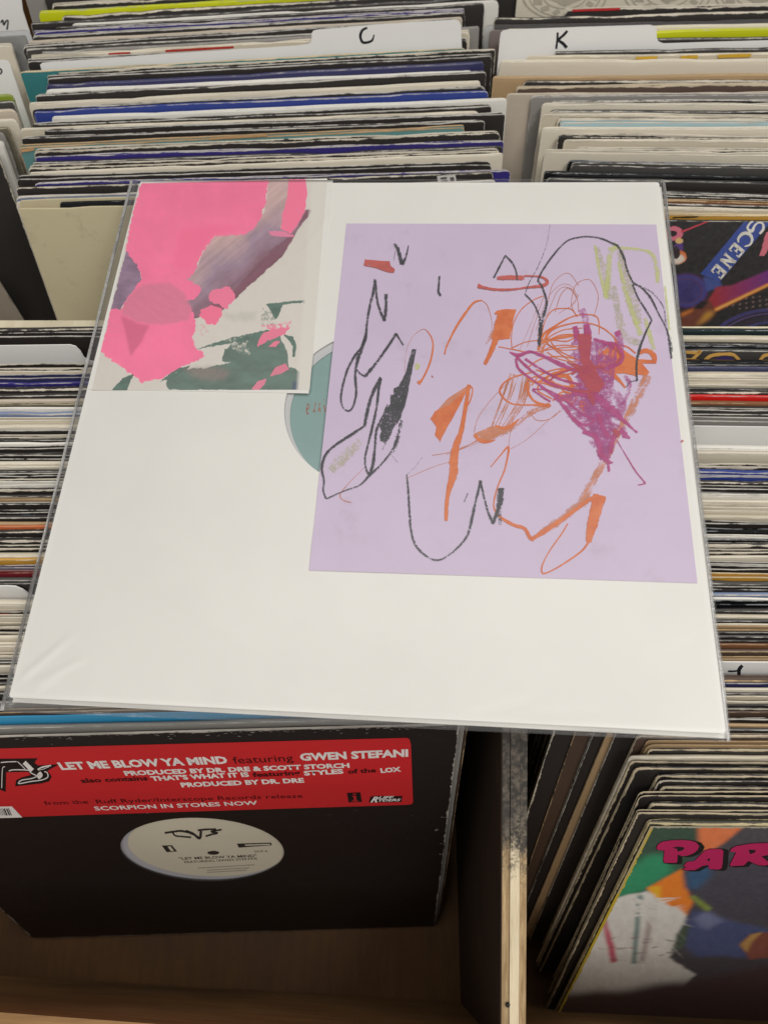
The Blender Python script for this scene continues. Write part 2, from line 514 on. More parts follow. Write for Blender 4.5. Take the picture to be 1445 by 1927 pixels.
# ------------------------------------------------------------------ a jacket
JW, JH = 0.314, 0.313
def jacket_mesh(W, H, t, seed, wave=0.0003, rc=0.0028, dents=3, flat=False):
    """thin rounded cardboard wallet: x 0..W, y 0..t (away from the viewer), z -H..0"""
    r = random.Random(seed)
    xs = [0, 0.0007, 0.002, 0.004, 0.008] + [0.008 + (W - 0.016) * i / 24 for i in range(1, 24)] + [W - 0.008, W - 0.004, W - 0.002, W - 0.0007, W]
    ph = [r.uniform(0, 6.28) for _ in range(4)]
    dn = [(r.uniform(0, W), r.uniform(0.003, 0.014), r.uniform(0.0001, 0.0009)) for _ in range(dents)]
    rc = rc * r.choice((0.35, 0.6, 0.9, 1.0, 1.3))
    bow = 0.0 if flat else r.uniform(-0.0004, 0.0004)
    prof = [(0.0, -H), (0.0, -0.014), (0.0, -0.0032), (0.03, -0.0012), (0.12, -0.0004), (0.5, 0.0), (0.88, -0.0004), (0.97, -0.0012), (1.0, -0.0032), (1.0, -0.014), (1.0, -H)]
    pe = [0, 0, 0, .72, 1.0, .30, .8, .5, 0, 0, 0] if t > 0.0009 else [0, 0, .1, .7, 1, 1, 1, .7, .1, 0, 0]
    V, E, Fc = [], [], []
    for x in xs:
        dz = wave * (0.5 * math.sin(x * 37 + ph[0]) + 0.3 * math.sin(x * 83 + ph[1]) + 0.2 * math.sin(x * 171 + ph[2]))
        for c, w, d in dn: dz -= d * math.exp(-((x - c) / w) ** 2)
        e = min(x, W - x)
        if e < rc: dz -= rc - math.sqrt(max(0, rc * rc - (rc - e) ** 2))
        sq = 0.6 + 0.4 * min(1, e / 0.008)
        for (a, z), top in zip(prof, pe):
            y = t * 0.5 + (a - 0.5) * t * sq + bow * math.sin(x / W * 3.14159)
            sd = 1.0 - min(1.0, e / 0.0022)
            zz = z + dz if z > -0.1 else z
            V.append((x, y, zz)); E.append(max(top, sd))
    n = len(prof)
    for i in range(len(xs) - 1):
        for j in range(n - 1):
            a = i * n + j
            Fc.append((a, a + n, a + n + 1, a + 1))
    Fc.append(tuple(range(0, n))); k = (len(xs) - 1) * n
    Fc.append(tuple(range(k + n - 1, k - 1, -1)))
    for i in range(len(xs) - 1):
        Fc.append((i * n, i * n + n - 1, (i + 1) * n + n - 1, (i + 1) * n))
    return V, E, Fc
def jacket_obj(name, W, H, t, seed, mat, parent=None, off=(0, 0, 0), wave=0.0003, flat=False):
    V, E, Fc = jacket_mesh(W, H, t, seed, wave, flat=flat)
    o = mesh_obj(name, [(v[0] + off[0], v[1] + off[1], v[2] + off[2]) for v in V], Fc, mat, parent)
    at = o.data.attributes.new('edge', 'FLOAT', 'POINT'); at.data.foreach_set('value', E)
    return o

def stand(px, py, slope, h, lean, xl_world=None, xl_px=None, xr_px=None, W=JW):
    """matrix of a standing jacket whose top front edge runs through the pixel"""
    A = unproj(px, py, h); B = unproj(px + 300, py + 300 * slope, h)
    ex = (B - A).normalized()
    if xl_world is not None: o = A + ex * ((xl_world - A.x) / ex.x)
    elif xl_px is not None: o = unproj(xl_px, py + (xl_px - px) * slope, h)
    else: o = unproj(xr_px, py + (xr_px - px) * slope, h) - ex * W
    fw = Vector((-ex.y, ex.x, 0))
    ez = fw * math.sin(lean) + Vector((0, 0, 1)) * math.cos(lean)
    ey = ez.cross(ex)
    m = Matrix.Identity(4)
    for i, a in enumerate((ex, ey, ez)):
        for j in range(3): m[j][i] = a[j]
    for j in range(3): m[j][3] = o[j]
    return m
def face_plane(m):
    """front face of a standing thing as a Plane (x along the top, y up)"""
    return Plane(m.translation, m.col[0].xyz, m.col[2].xyz)
def plane_to_thing():
    """local frame of a Plane inside the frame of a standing jacket"""
    return Matrix(((1, 0, 0, 0), (0, 0, -1, 0), (0, 1, 0, 0), (0, 0, 0, 1)))

def interp(tab, y):
    return float(np.interp(y, [t[0] for t in tab], [t[1] for t in tab]))

ORD = ['first', 'second', 'third', 'fourth', 'fifth', 'sixth', 'seventh', 'eighth', 'ninth', 'tenth', 'eleventh', 'twelfth']
ALL = {}
def build_stack(stack, items, ref_x, slope_tab, h_tab, lean_tab, place, kw):
    """items from back to front: dict(y, c, and xl / xr / card ...)"""
    items = sorted(items, key=lambda d: d['y'])
    for d in items:
        y = d['y']
        d['h'] = interp(h_tab, y) + d.get('dh', 0); d['slope'] = interp(slope_tab, y) + d.get('ds', 0)
        d['lean'] = math.radians(d.get('lean', interp(lean_tab, y)))
        a = {k: d[k] for k in ('xl_px', 'xr_px', 'xl_world') if k in d}
        if not a: a = {'xl_world': kw['xl'] + RND.uniform(-kw['jit'], kw['jit'])}
        d['m'] = stand(ref_x, y, d['slope'], d['h'], d['lean'], W=d.get('W', JW), **a)
    for i, d in enumerate(items):                 # room up to the next jacket behind
        if i == 0: d['gap'] = 0.004; continue
        b = items[i - 1]
        p = d['m'].translation + d['m'].col[0].xyz * 0.15
        q = b['m'].translation + b['m'].col[0].xyz * 0.15
        d['gap'] = max(0.0006, (q - p).dot(d['m'].col[1].xyz))
    # names: landmarks have a colour no other jacket of the stack has
    cnt = {}
    for d in items: cnt[d['c']] = cnt.get(d['c'], 0) + 1
    lm, k = None, {}
    for d in reversed(items):                     # from the front
        nm = d.get('nm')
        if nm is None and d['c'] in COLORS: nm = COLORS[d['c']][4] + ' record sleeve'
        if d.get('label'):
            lm = d['lm']; k = {}
        elif 'card' in d:
            d['label'] = d['card']; lm = d['lm']; k = {}
        elif cnt[d['c']] == 1:
            d['label'] = f'{nm} standing {place}'
            lm = f'the {COLORS[d["c"]][4]} sleeve'; k = {}
        else:
            k[d['c']] = k.get(d['c'], 0) + 1
            d['label'] = f'{ORD[k[d["c"]] - 1]} {nm} behind {lm} {place}'
    for i, d in enumerate(items):
        if 'build' in d: d['build'](d); continue
        if 'card' in d: continue
        t = min(0.0042, max(0.0007, d['gap'] * 0.86))
        if 't' in d: t = d['t']
        H = d.get('H', JH)
        if t > 0.0017 and (d.get('mouth') or RND.random() < 0.45):
            root = empty('record_sleeve', d['m'])
            jacket_obj('front_board', d.get('W', JW), H, 0.0006, RND.randint(0, 9 ** 6), cmat(d['c']), root)
            bt = min(t, 0.0034)
            jacket_obj('back_board', d.get('W', JW), H, 0.0006, RND.randint(0, 9 ** 6), cmat(d['c']), root, (0, bt - 0.0006, RND.uniform(-0.0006, 0.0010)))
            inner = cmat('white') if RND.random() < (0.12 if 'black' in d['c'] else 0.4) else cmat('gloss')
            jacket_obj('inner_sleeve', d.get('W', JW) - 0.006, H - 0.01, max(0.0003, bt - 0.0016), RND.randint(0, 9 ** 6), inner, root, (0.003, 0.0008, -RND.uniform(0.0015, 0.004)))
        else:
            root = jacket_obj('record_sleeve', d.get('W', JW), H, t, RND.randint(0, 9 ** 6), cmat(d['c']))
            root.matrix_world = d['m']
        root.matrix_world = d['m'] @ Matrix.Rotation(math.radians(RND.gauss(0, 0.22)), 4, 'Y')
        tag(root, d['label'], 'record', f'record sleeves {place}')
        d['root'] = root
    ALL[stack] = items
    return items

# ------------------------------------------------------------------ the bin
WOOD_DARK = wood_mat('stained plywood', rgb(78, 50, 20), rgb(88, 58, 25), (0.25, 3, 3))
WOOD_BARE = wood_mat('bare plywood', rgb(196, 160, 112), rgb(222, 190, 142), (4, 0.35, 4))
WOOD_PAINT = wood_mat('cream painted board', rgb(214, 202, 172), rgb(226, 216, 188), (0.2, 3, 3))
bin_root = empty('record_bin', Matrix.Identity(4))
tag(bin_root, 'wooden record bin with plywood divider and cream painted partition holding all the sleeves', 'bin')

def yh(y, h): return (y, HC - h)
def board_yz(name, x0, x1, pts, mat, parent=bin_root):
    """side outline (y, z) extruded along x"""
    m = Matrix(((0, 0, 1, 0), (1, 0, 0, 0), (0, 1, 0, 0), (0, 0, 0, 1)))
    return prism(name, pts, x0, x1, mat, parent, m)
XD0, XD1 = 0.0594, 0.0716
TH = 0.012
def slab(name, x0, x1, a, b, mat):       # tilted floor board from a to b (y, h of its upper face)
    (ya, ha), (yb, hb) = a, b
    board_yz(name, x0, x1, [yh(ya, ha), yh(yb, hb), yh(yb, hb + TH), yh(ya, ha + TH)], mat)
FL_FRONT = ((-0.115, 0.6795), (0.182, 0.6425))
FL_BACK = ((0.196, 0.656), (0.62, 0.634))
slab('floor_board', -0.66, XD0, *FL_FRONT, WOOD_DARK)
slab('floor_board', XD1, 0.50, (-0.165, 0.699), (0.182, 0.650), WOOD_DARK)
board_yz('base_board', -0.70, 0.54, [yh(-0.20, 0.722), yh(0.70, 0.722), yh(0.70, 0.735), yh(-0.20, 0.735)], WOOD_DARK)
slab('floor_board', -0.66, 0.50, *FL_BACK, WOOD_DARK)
# cream painted partition between the front and the back bins (leans with the sleeves)
for x0, x1, py, pxr in ((-0.66, XD0 - 0.0015, 603, 60), (XD1 + 0.0015, 0.50, 614.5, 1400)):
    P = unproj(pxr, py, 0.3535)
    ln = math.tan(math.radians(19)); tk = 0.0055 if x0 < 0 else 0.003
    y1 = P.y - (0.664 - 0.3535) * ln
    board_yz('partition_board', x0, x1, [yh(P.y, 0.3535), yh(P.y - tk, 0.3535), yh(y1 - tk, 0.664), yh(y1, 0.664)], WOOD_PAINT)
# divider between the left and right columns: a slanting front edge of three plies
dv = bpy.data.objects.new('divider', None); COL.objects.link(dv); dv.parent = bin_root
e0 = CAM + direction(968, 1380) * 0.372; e1 = CAM + direction(968, 1945) * 0.378
def divider_ply(x0, x1, off, mat):
    d = (e1 - e0).normalized()
    nn = Vector((0, -d.z, d.y)); nn = nn if nn.z > 0 else -nn
    a = e0 - d * 0.045 + nn * off; b = e1 + nn * off
    pts = [(b.y - 0.05, b.z - 0.0234), (a.y, a.z), (0.283, a.z - 0.005), (0.165, HC - 0.672), (b.y - 0.05, HC - 0.71)]
    # local frame: y runs up along the slanting edge
    o = board_yz('ply_layer', x0, x1, pts, mat, dv)
    return o
DIRT = wood_mat('grimy plywood edge', rgb(204, 186, 152), rgb(228, 212, 180), (0.7, 0.7, 7), dirt=0.264)
DIRT2 = wood_mat('grimy plywood edge', rgb(150, 120, 84), rgb(194, 168, 128), (0.7, 0.7, 7), dirt=0.262)
w = XD1 - XD0
# object y of the boards is world z through the prism frame, so the grime follows height on the edge
divider_ply(XD0 - 0.0006, XD0 - 0.0001, -0.0014, wood_mat('divider side with painted shade', rgb(48, 35, 24), rgb(60, 44, 30), (0.25, 3, 3)))  # dark sheet over the side; shade of the gap put into its colour
divider_ply(XD0, XD0 + w * 0.30, -0.0012, DIRT2)
divider_ply(XD0 + w * 0.30 + 0.0002, XD0 + w * 0.70, 0.0, DIRT)
divider_ply(XD0 + w * 0.70 + 0.0002, XD1, -0.0006, DIRT2)
# back divider lower down, outer walls, front lip
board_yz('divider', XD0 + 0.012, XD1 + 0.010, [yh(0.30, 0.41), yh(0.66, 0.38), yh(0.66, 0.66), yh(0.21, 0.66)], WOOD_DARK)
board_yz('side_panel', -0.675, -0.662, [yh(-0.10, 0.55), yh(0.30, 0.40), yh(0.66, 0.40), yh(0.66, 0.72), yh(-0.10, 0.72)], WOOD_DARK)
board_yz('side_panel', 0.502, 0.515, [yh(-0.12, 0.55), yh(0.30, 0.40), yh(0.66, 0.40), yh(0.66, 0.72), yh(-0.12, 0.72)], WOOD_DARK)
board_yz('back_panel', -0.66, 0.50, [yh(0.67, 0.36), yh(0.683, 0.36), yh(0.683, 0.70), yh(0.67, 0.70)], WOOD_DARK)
LIP = wood_mat('front panel plywood', rgb(128, 94, 56), rgb(156, 118, 74), (0.3, 3, 3))
def panel(x0, x1):
    """upright front panel of the bin, standing a little askew to the sleeves"""
    b0, b1 = unproj(0, 1836, 0.6775), unproj(930, 1890, 0.6775)
    t0, t1 = unproj(0, 1905, 0.452), unproj(280, 1926, 0.452)
    def at(p, q, x): k = (x - p.x) / (q.x - p.x); return p.y + (q.y - p.y) * k
    V = []
    for x in (x0, x1):
        yb, yt = at(b0, b1, x), at(t0, t1, x)
        V += [(x, yb, HC - 0.6775), (x, yt, HC - 0.452), (x, yt - 0.012, HC - 0.452), (x, yb - 0.012, HC - 0.72), (x, yb, HC - 0.72)]
    f = [(4, 3, 2, 1, 0), (5, 6, 7, 8, 9)] + [(i, (i + 1) % 5, 5 + (i + 1) % 5, 5 + i) for i in range(5)]
    return mesh_obj('front_panel', V, [tuple(reversed(q)) for q in f], LIP, bin_root)
panel(-0.66, XD0 - 0.0008); panel(XD1 + 0.0004, 0.50)
nl = CAM + direction(955, 1891) * 0.3755
bmn = bmesh.new(); bmesh.ops.create_uvsphere(bmn, u_segments=12, v_segments=8, radius=0.0012)
men = bpy.data.meshes.new('nail_head'); bmn.to_mesh(men); bmn.free(); men.materials.append(ink_mat((0.01, 0.009, 0.008), 0.4))
no = bpy.data.objects.new('nail_head', men); COL.objects.link(no); no.parent = bin_root; no.location = nl

# ------------------------------------------------------------------ divider cards with letters
CARD = paper_mat(rgb(232, 230, 226), 0.04, 0.45, 200, 'white card stock', spec=0.4)
MARK = ink_mat((0.012, 0.012, 0.016), 0.5, 'marker ink')
def card(d, outline, letters=(), H=0.305):
    """outline: photograph pixels along the top of the card, left to right"""
    m = d['m']; pl = face_plane(m)
    pts = [pl.px(*p) for p in outline]
    pts = [(pts[0][0], pts[0][1] - H)] + pts + [(pts[-1][0], pts[-1][1] - H)]
    root = empty('divider_card', m)
    f = plane_to_thing()
    prism('card', pts, -0.0007, 0.0, CARD, root, f)
    for L in letters:
        pr = Print(pl)
        for st in L: pr.ribbon(*st, n=6, jitter=0.08)
        o = pr.build('letter', MARK, root, LAYER); o.matrix_local = f
    tag(root, d['label'], 'divider card', 'white letter cards between the record sleeves')

def I(y, c, xl=None, **k):
    d = dict(y=y, c=c, **k)
    if xl is not None: d['xl_px'] = xl
    return d

# ================================================================== back left stack (letter C)
z1 = zc((0, 0), 2.89); z2 = zc((480, 0), 3.0104)
def card_C(d):
    out = [(76, 122), (79, 119), (84, 118), (300, 103), (560, 86), (580, 83), (586, 78), (587, 62), (590, 58), (598, 56), (720, 46), (855, 37), (863, 39), (867, 46), (869, 90)]
    letC = [([(691, 52), (682, 57), (678, 68), (682, 79), (690, 80), (700, 76), (704, 65)], [4, 5, 5, 5, 5, 4, 2])]
    card(d, out, [letC])
BL = [I(-30, 'dgrey', 60), I(-20, 'grey', 46, W=0.1, t=0.002, nm='narrow grey record sleeve'), I(-12, 'black', 82), I(4, 'blackw', 96), I(16, 'yellow', 72), I(25, 'blackw', 114), I(36, 'black', 57), I(41, 'white', 133), I(46, 'black', 103),
      I(52, 'indigo', 62), I(61, 'black', 60), I(69, 'beige', 52), I(78, 'black', 41), I(84, 'dgrey', 48), I(91, 'grey', 78), I(99, 'creamw', 57), I(106, 'black', 50),
      dict(y=113, c='card', card='white divider card with a tall tab marked C', lm='the C card', build=card_C, xl_px=76),
      I(126, 'teal', 37, dh=-0.001), I(130, 'blackw', 98), I(141, 'black', 88), I(154, 'navy', 85, W=0.308), I(164, 'white', 83, W=0.300), I(173, 'black', 66),
      I(187, 'cream', 52), I(197, 'black', 58), I(202, 'blue', 62), I(216, 'white', 95), I(229, 'black', 60), I(235, 'creamw', 35), I(241, 'black', 83), I(253, 'black', 40),
      I(270, 'tealg', 35, W=0.300), I(279, 'blackw', 62), I(290, 'indigo', 66), I(301, 'black', 60), I(311, 'blackw', 52), I(320, 'cream', 55), I(331, 'black', 30), I(340, 'indigo', 64),
      I(348, 'blackw', 28), I(365, 'steel', 28),
      I(374, 'cream', 28, t=0.0016, dh=0.001, label='cream record sleeve right behind the stained cream sleeve at the front of the C stack', lm='the front pair of cream sleeves'),
      ]
FRONT_CREAM = {}
def front_cream(d):
    root = empty('record_sleeve', d['m'])
    mat = paper_mat(rgb(202, 190, 156), 0.12, 0.7, 200, 'stained cream paper', stain=rgb(150, 138, 108))
    a = jacket_obj('front_board', JW, JH, 0.0007, 11, mat, root, wave=0.001)
    jacket_obj('back_board', JW, JH, 0.0007, 12, mat, root, (0, 0.0040, 0.004))
    jacket_obj('inner_sleeve', JW - 0.03, JH - 0.02, 0.002, 13, cmat('gloss'), root, (0.026, 0.0013, 0.0025))
    tag(root, 'stained cream record sleeve, bare, standing foremost in the C stack with its mouth open', 'record', 'record sleeves in the C stack')
BL.append(I(387, 'cream', 35, build=front_cream, label='front', lm='the stained cream front sleeve'))
build_stack('C', BL, 207, [(-30, -.055), (110, -.055), (220, -.043), (330, -.033), (387, -.030)],
            [(-30, .3385), (75, .3415), (330, .3515), (387, .3525)], [(-30, 20), (387, 21)], 'in the C stack', dict(xl=-0.24, jit=0.004))

# ================================================================== back right stack (letter K)
z3 = zc((900, 0), 2.651)
def card_K(d):
    out = [(940, 75), (942, 62), (946, 58), (955, 56), (1090, 51), (1222, 47), (1231, 49), (1235, 56), (1235, 70), (1238, 78), (1248, 82), (1340, 79), (1560, 73)]
    K = [([(1049, 61), (1048, 76), (1046, 92)], [4, 4, 4]), ([(1067, 58), (1060, 66), (1051, 75), (1059, 82), (1066, 90)], [5, 5, 5, 6, 6])]
    card(d, out, [K])
def pale_cover(d):
    root = empty('record_sleeve', d['m'])
    jacket_obj('jacket', JW, JH, 0.003, 41, cmat('cream'), root, flat=True)
    pl = face_plane(d['m']); pr = Print(pl)
    for cx, cy, rx, ry in ((1062, -8, 78, 46), (1255, -14, 82, 50), (1425, -10, 80, 46)):
        for k, wd in ((1.0, 3.0), (0.86, 2.2), (0.52, 2.5)):
            pr.ribbon([(cx + rx * k * math.cos(t), cy + ry * k * math.sin(t)) for t in np.linspace(0, 6.2832, 22)], wd, n=3)
        for t in np.linspace(0, 6.2832, 15)[:-1]:
            pr.ribbon([(cx + rx * .60 * math.cos(t), cy + ry * .60 * math.sin(t)), (cx + rx * .80 * math.cos(t + .12), cy + ry * .80 * math.sin(t + .12))], 9, n=2)
        pr.poly([(cx - rx * .4, cy + ry * .1), (cx - rx * .1, cy - ry * .35), (cx + rx * .25, cy - ry * .2), (cx + rx * .4, cy + ry * .15), (cx, cy + ry * .42)], sub=4, rough=1.0)
    o = pr.build('emblem_print', ink_mat(rgb(176, 168, 150)), root, LAYER * 3); o.matrix_local = plane_to_thing()
    tag(root, 'pale cream record sleeve printed with large faded grey round emblems', 'record', 'record sleeves in the K stack')
def hole_cover(d):
    """beige sleeve with a die-cut centre hole showing a dark disc"""
    root = empty('record_sleeve', d['m'])
    jacket_obj('jacket', JW, JH, min(0.0022, d['gap'] * .8), 43, cmat('beige'), root, flat=True)
    cx, cz, r = JW / 2 - 0.065, -0.158, 0.05
    v = [(cx + r * math.cos(t), -0.0003, cz + r * math.sin(t)) for t in np.linspace(0, 6.2832, 40)[:-1]]
    mesh_obj('record_label', v, [tuple(range(len(v)))], ink_mat(rgb(50, 44, 78)), root)
    tag(root, 'beige paper record sleeve with a round dark centre label in the K stack', 'record', 'record sleeves in the K stack')
CLEAR = None
def film_mat(haze=0.05, tint=(0.92, 0.93, 0.95), rough=0.08, name='clear plastic film', hz=(0.8, 0.8, 0.8), bs=0.5):
    g = N(name)
    v = g.coords((1, 1, 1))
    n1 = g.noise(v, 26, 4, 0.55); n2 = g.noise(g.coords((1, 7, 1)), 60, 4, 0.6)
    h = g.math('ADD', n1, g.math('MULTIPLY', n2, 0.25))
    bp = g.new('ShaderNodeBump'); bp.inputs['Strength'].default_value = bs; bp.inputs['Distance'].default_value = 0.003
    g.link(h, bp.inputs['Height'])
    tr = g.new('ShaderNodeBsdfTransparent'); tr.inputs[0].default_value = tint + (1,)
    gl = g.new('ShaderNodeBsdfGlossy'); gl.inputs['Roughness'].default_value = rough; g.link(bp.outputs[0], gl.inputs['Normal'])
    df = g.new('ShaderNodeBsdfDiffuse'); df.inputs[0].default_value = hz + (1,)
    fr = g.new('ShaderNodeFresnel'); fr.inputs[0].default_value = 1.48; g.link(bp.outputs[0], fr.inputs['Normal'])
    m1 = g.new('ShaderNodeMixShader'); m1.inputs[0].default_value = haze
    g.link(tr.outputs[0], m1.inputs[1]); g.link(df.outputs[0], m1.inputs[2])
    m2 = g.new('ShaderNodeMixShader'); g.link(fr.outputs[0], m2.inputs[0])
    g.link(m1.outputs[0], m2.inputs[1]); g.link(gl.outputs[0], m2.inputs[2])
    return g.done(m2.outputs[0])
FILM = film_mat()
def wrapped(facecol, label, t=0.002, redge=None):
    def b(d):
        root = empty('record_sleeve', d['m'])
        tt = min(t, d['gap'] * 0.6)
        W_ = d.get('W', JW)
        jacket_obj('jacket', W_, JH, tt, RND.randint(0, 10 ** 6), cmat(facecol), root, (0.004, 0.0004, -0.003))
        jacket_obj('plastic_cover', W_ + 0.008, JH + 0.003, tt + 0.0008, RND.randint(0, 10 ** 6), FILM, root)
        tag(root, label, 'record', 'record sleeves in clear plastic covers')
    return b
def scene_cover(d):
    root = empty('record_sleeve', d['m'])
    jacket_obj('jacket', JW, JH, 0.003, 45, cmat('black'), root, (0, 0.0002, 0), flat=True)
    pl = face_plane(d['m']); tf = ((1200, 380), 5.898)
    Zs = zc((1200, 380), 5.898)
    x1 = JW - 0.001
    pic = Picture(pl, [(0.003, -0.0005), (x1, -0.0005), (x1, -0.13), (0.003, -0.13)], 620, 260, tf)
    X, Y = pic.X, pic.Y
    pic.fill(rgb(40, 36, 36))
    pic.poly([(690, 800), (1185, 205), (1420, 205), (1500, 190), (1300, 420), (905, 885)], rgb(62, 82, 158), warp=4)
    # platter: dim violet rings with strobe dots
    for rr, wd, c in ((760, 24, rgb(70, 62, 118)), (700, 10, rgb(96, 74, 128)), (600, 60, rgb(52, 44, 60)), (560, 14, rgb(64, 70, 128))):
        R = np.hypot((X - 1500), (Y - 1720) * 1.45)
        m = np.clip(1.5 - np.abs(R - rr) / wd, 0, 1)[..., None] * (Y > 1050)[..., None]
        pic.img = pic.img * (1 - m) + np.array(c) * m
    dots = ((np.sin(X * 0.085) > 0.45) & (np.sin(Y * 0.12 + X * 0.02) > 0.3) & (Y > 1040) & (Y < 1190) & (X > 900))
    pic.img[dots] = rgb(120, 96, 92)
    # round cartridge
    for r0, c in ((250, rgb(84, 44, 96)), (225, rgb(66, 66, 140)), (190, rgb(88, 60, 108)), (168, rgb(60, 52, 112))):
        pic.ell(530, 985, r0, r0 * 0.78, c, soft=1)
    pic.img = pic.img * np.where((np.sin(X * 0.42) * np.sin(Y * 0.42) > 0.25) & (np.hypot((X - 530) / 165, (Y - 985) / 128) < 1), 1.45, 1.0)[..., None]
    pic.poly([(720, 830), (900, 870), (930, 930), (760, 1000)], rgb(68, 84, 150), warp=10, soft=1)
    g = np.clip((X - 850) / 620, 0, 1)[..., None]
    arm = np.array(rgb(166, 48, 60)) * (1 - g) + np.array(rgb(112, 46, 128)) * g
    pic.poly([(775, 1090), (850, 985), (860, 945), (1040, 925), (1600, 690), (1600, 840), (835, 1190)], arm, warp=5, soft=1)
    pic.poly([(830, 1185), (1600, 825), (1600, 860), (850, 1222)], rgb(222, 120, 40), warp=3, soft=1)
    pic.poly([(850, 1190), (1600, 838), (1600, 848), (860, 1205)], rgb(250, 196, 110), soft=1)
    pic.poly([(480, 1270), (600, 1190), (790, 1090), (855, 1215), (760, 1330), (620, 1385), (400, 1440)], rgb(120, 62, 44), warp=30, soft=2)
    pic.poly([(700, 1290), (760, 1215), (850, 1215), (800, 1280), (640, 1380)], rgb(206, 148, 56), warp=20, soft=3)
    pic.poly([(470, 1235), (620, 1180), (600, 1215), (480, 1275)], rgb(226, 130, 50), soft=2)
    pic.poly([(610, 1190), (700, 1095), (780, 1110), (720, 1180)], rgb(40, 26, 30), warp=10, soft=1)
    # small pink thing with a string
    pic.ell(400, 350, 95, 82, rgb(226, 118, 138), warp=8)
    pic.ell(385, 350, 45, 34, rgb(50, 34, 40), warp=8)
    pic.poly([(470, 325), (800, 198), (812, 204), (480, 345)], rgb(212, 66, 82))
    pic.poly([(405, 470), (500, 430), (490, 600), (400, 610)], rgb(92, 62, 132), warp=6)
    pic.ell(455, 430, 42, 32, rgb(232, 190, 120)); pic.ell(440, 610, 100, 78, rgb(224, 120, 60), warp=10)
    pic.ell(425, 630, 90, 55, rgb(236, 222, 206), warp=14, soft=1); pic.ell(420, 560, 45, 70, rgb(52, 38, 44), warp=6)
    pic.poly([(1345, 600), (1420, 330), (1600, 330), (1600, 560), (1480, 420), (1405, 598)], rgb(222, 118, 132), warp=5)
    o = pic.build('cover_print', vcol_mat('cover print', 0.4), root, LAYER * 2); o.matrix_local = plane_to_thing()
    # the word runs down the blue band
    W = ink_mat(rgb(236, 230, 220), 0.5)
    base = [(1245, 226), (1135, 370), (1020, 500), (915, 610), (790, 745)]
    q = lambda x, y: (1200 + x / 5.898, 380 + y / 5.898)
    letters = {
      'S': [[(1345, 352), (1385, 300), (1380, 240), (1330, 228), (1290, 262), (1262, 318), (1228, 312), (1212, 276), (1250, 222), (1275, 218)], 36],
      'C': [[(1178, 492), (1240, 470), (1262, 408), (1228, 352), (1160, 350), (1110, 402), (1110, 446)], 38],
      'E': None, 'N': None}
    pr = Print(pl)
    pr.ribbon([q(*p) for p in letters['S'][0]], [4, 5, 4, 3, 4, 6, 5, 4, 3.5, 3], n=6, jitter=0.02, z=0)
    pr.ribbon([q(*p) for p in letters['C'][0]], [2.5, 3.5, 5, 6.5, 6, 4.5, 3], n=6, jitter=0.02)
    # each letter drawn in its own turned frame
    def glyph(o, strokes, S=1.0, ang=math.radians(129.7)):
        ex = np.array([math.cos(ang), math.sin(ang)]); ey = np.array([ex[1], -ex[0]])
        for a, b, wd in strokes:
            p = np.array(o) + S * (ex * a[0] + ey * a[1]); r = np.array(o) + S * (ex * b[0] + ey * b[1])
            pr.ribbon([q(*p), q(*r)], wd / 5.9, n=2, jitter=0)
    glyphE = [((12, 0), (12, 152), 38), ((0, 8), (100, 8), 22), ((0, 146), (100, 146), 22), ((12, 78), (66, 78), 20), ((96, 0), (96, 42), 14), ((96, 112), (96, 154), 14), ((66, 58), (66, 98), 12)]
    glyphN = [((16, 0), (16, 150), 26), ((96, 0), (96, 150), 22), ((10, 146), (100, 6), 36), ((-4, 4), (38, 4), 14), ((-6, 148), (24, 148), 14), ((76, 148), (118, 148), 14)]
    # the word runs down the band, its baseline along the upper left rim
    def on_band(al, up): return (1185 - 0.640 * al + 0.769 * up, 205 + 0.769 * al + 0.640 * up)
    glyph(on_band(266, 64), glyphE, 0.95); glyph(on_band(412, 64), glyphN, 0.97); glyph(on_band(575, 64), glyphE, 0.95)
    o2 = pr.build('lettering', W, root, LAYER * 6); o2.matrix_local = plane_to_thing()
    tag(root, 'black record sleeve with a turntable picture and a blue band reading SCENE', 'record', 'record sleeves in the K stack')
BR = [I(-52, 'gloss', 906, W=0.22, build=wrapped('grey', 'grey record sleeve in a clear plastic cover, hindmost in the K stack'), label='x', lm='the grey wrapped sleeve'),
      I(-44, 'black', 936), dict(y=-36, c='pale', xl_px=975, build=pale_cover, label='x', lm='the pale emblem sleeve'),
      I(13, 'blackw', 1062), I(26, 'blackw', 930), 
      I(40, 'pink', 912, build=wrapped('pink', 'dusty pink record sleeve in a plastic cover behind the K card'), label='x', lm='the pink wrapped sleeve'),
      I(48, 'cream', 950), I(56, 'yellow', 960), I(71, 'black', 965),
      dict(y=80, c='card', card='white divider card with a wide tab marked K', lm='the K card', build=card_K, xl_px=941),
      I(94, 'black', 1045), I(101, 'creamw', 990), I(115, 'cream', 941, ds=0.018), I(141, 'tan', 928), I(149, 'blackw', 985), I(161, 'sepia', 972),
      I(174, 'beige', 953, build=hole_cover, label='x', lm='the beige sleeve with a centre label'), I(180, 'grey', 1000), I(190, 'black', 1038), I(196, 'cream', 1020), I(208, 'black', 1035), I(214, 'creamw', 1018),
      I(222, 'blackw', 1050), I(230, 'lblue', 1055), I(242, 'cream', 1020), I(252, 'blackw', 1055), I(258, 'blackw', 1050), I(266, 'creamw', 1062), I(282, 'blackw', 1085),
      I(291, 'cream', 1024), I(307, 'gloss', 1070), I(316, 'dgrey', 1075), I(330, 'gloss', 1025), I(342, 'black', 1030), I(360, 'black', 1035), I(369, 'black', 1036),
      I(378, 'brown', 1036), I(384, 'black', 1036), I(392, 'creamw', 1036), I(404, 'gold', 1036), I(415, 'front', 1036, build=scene_cover, label='x', lm='the turntable picture sleeve')]
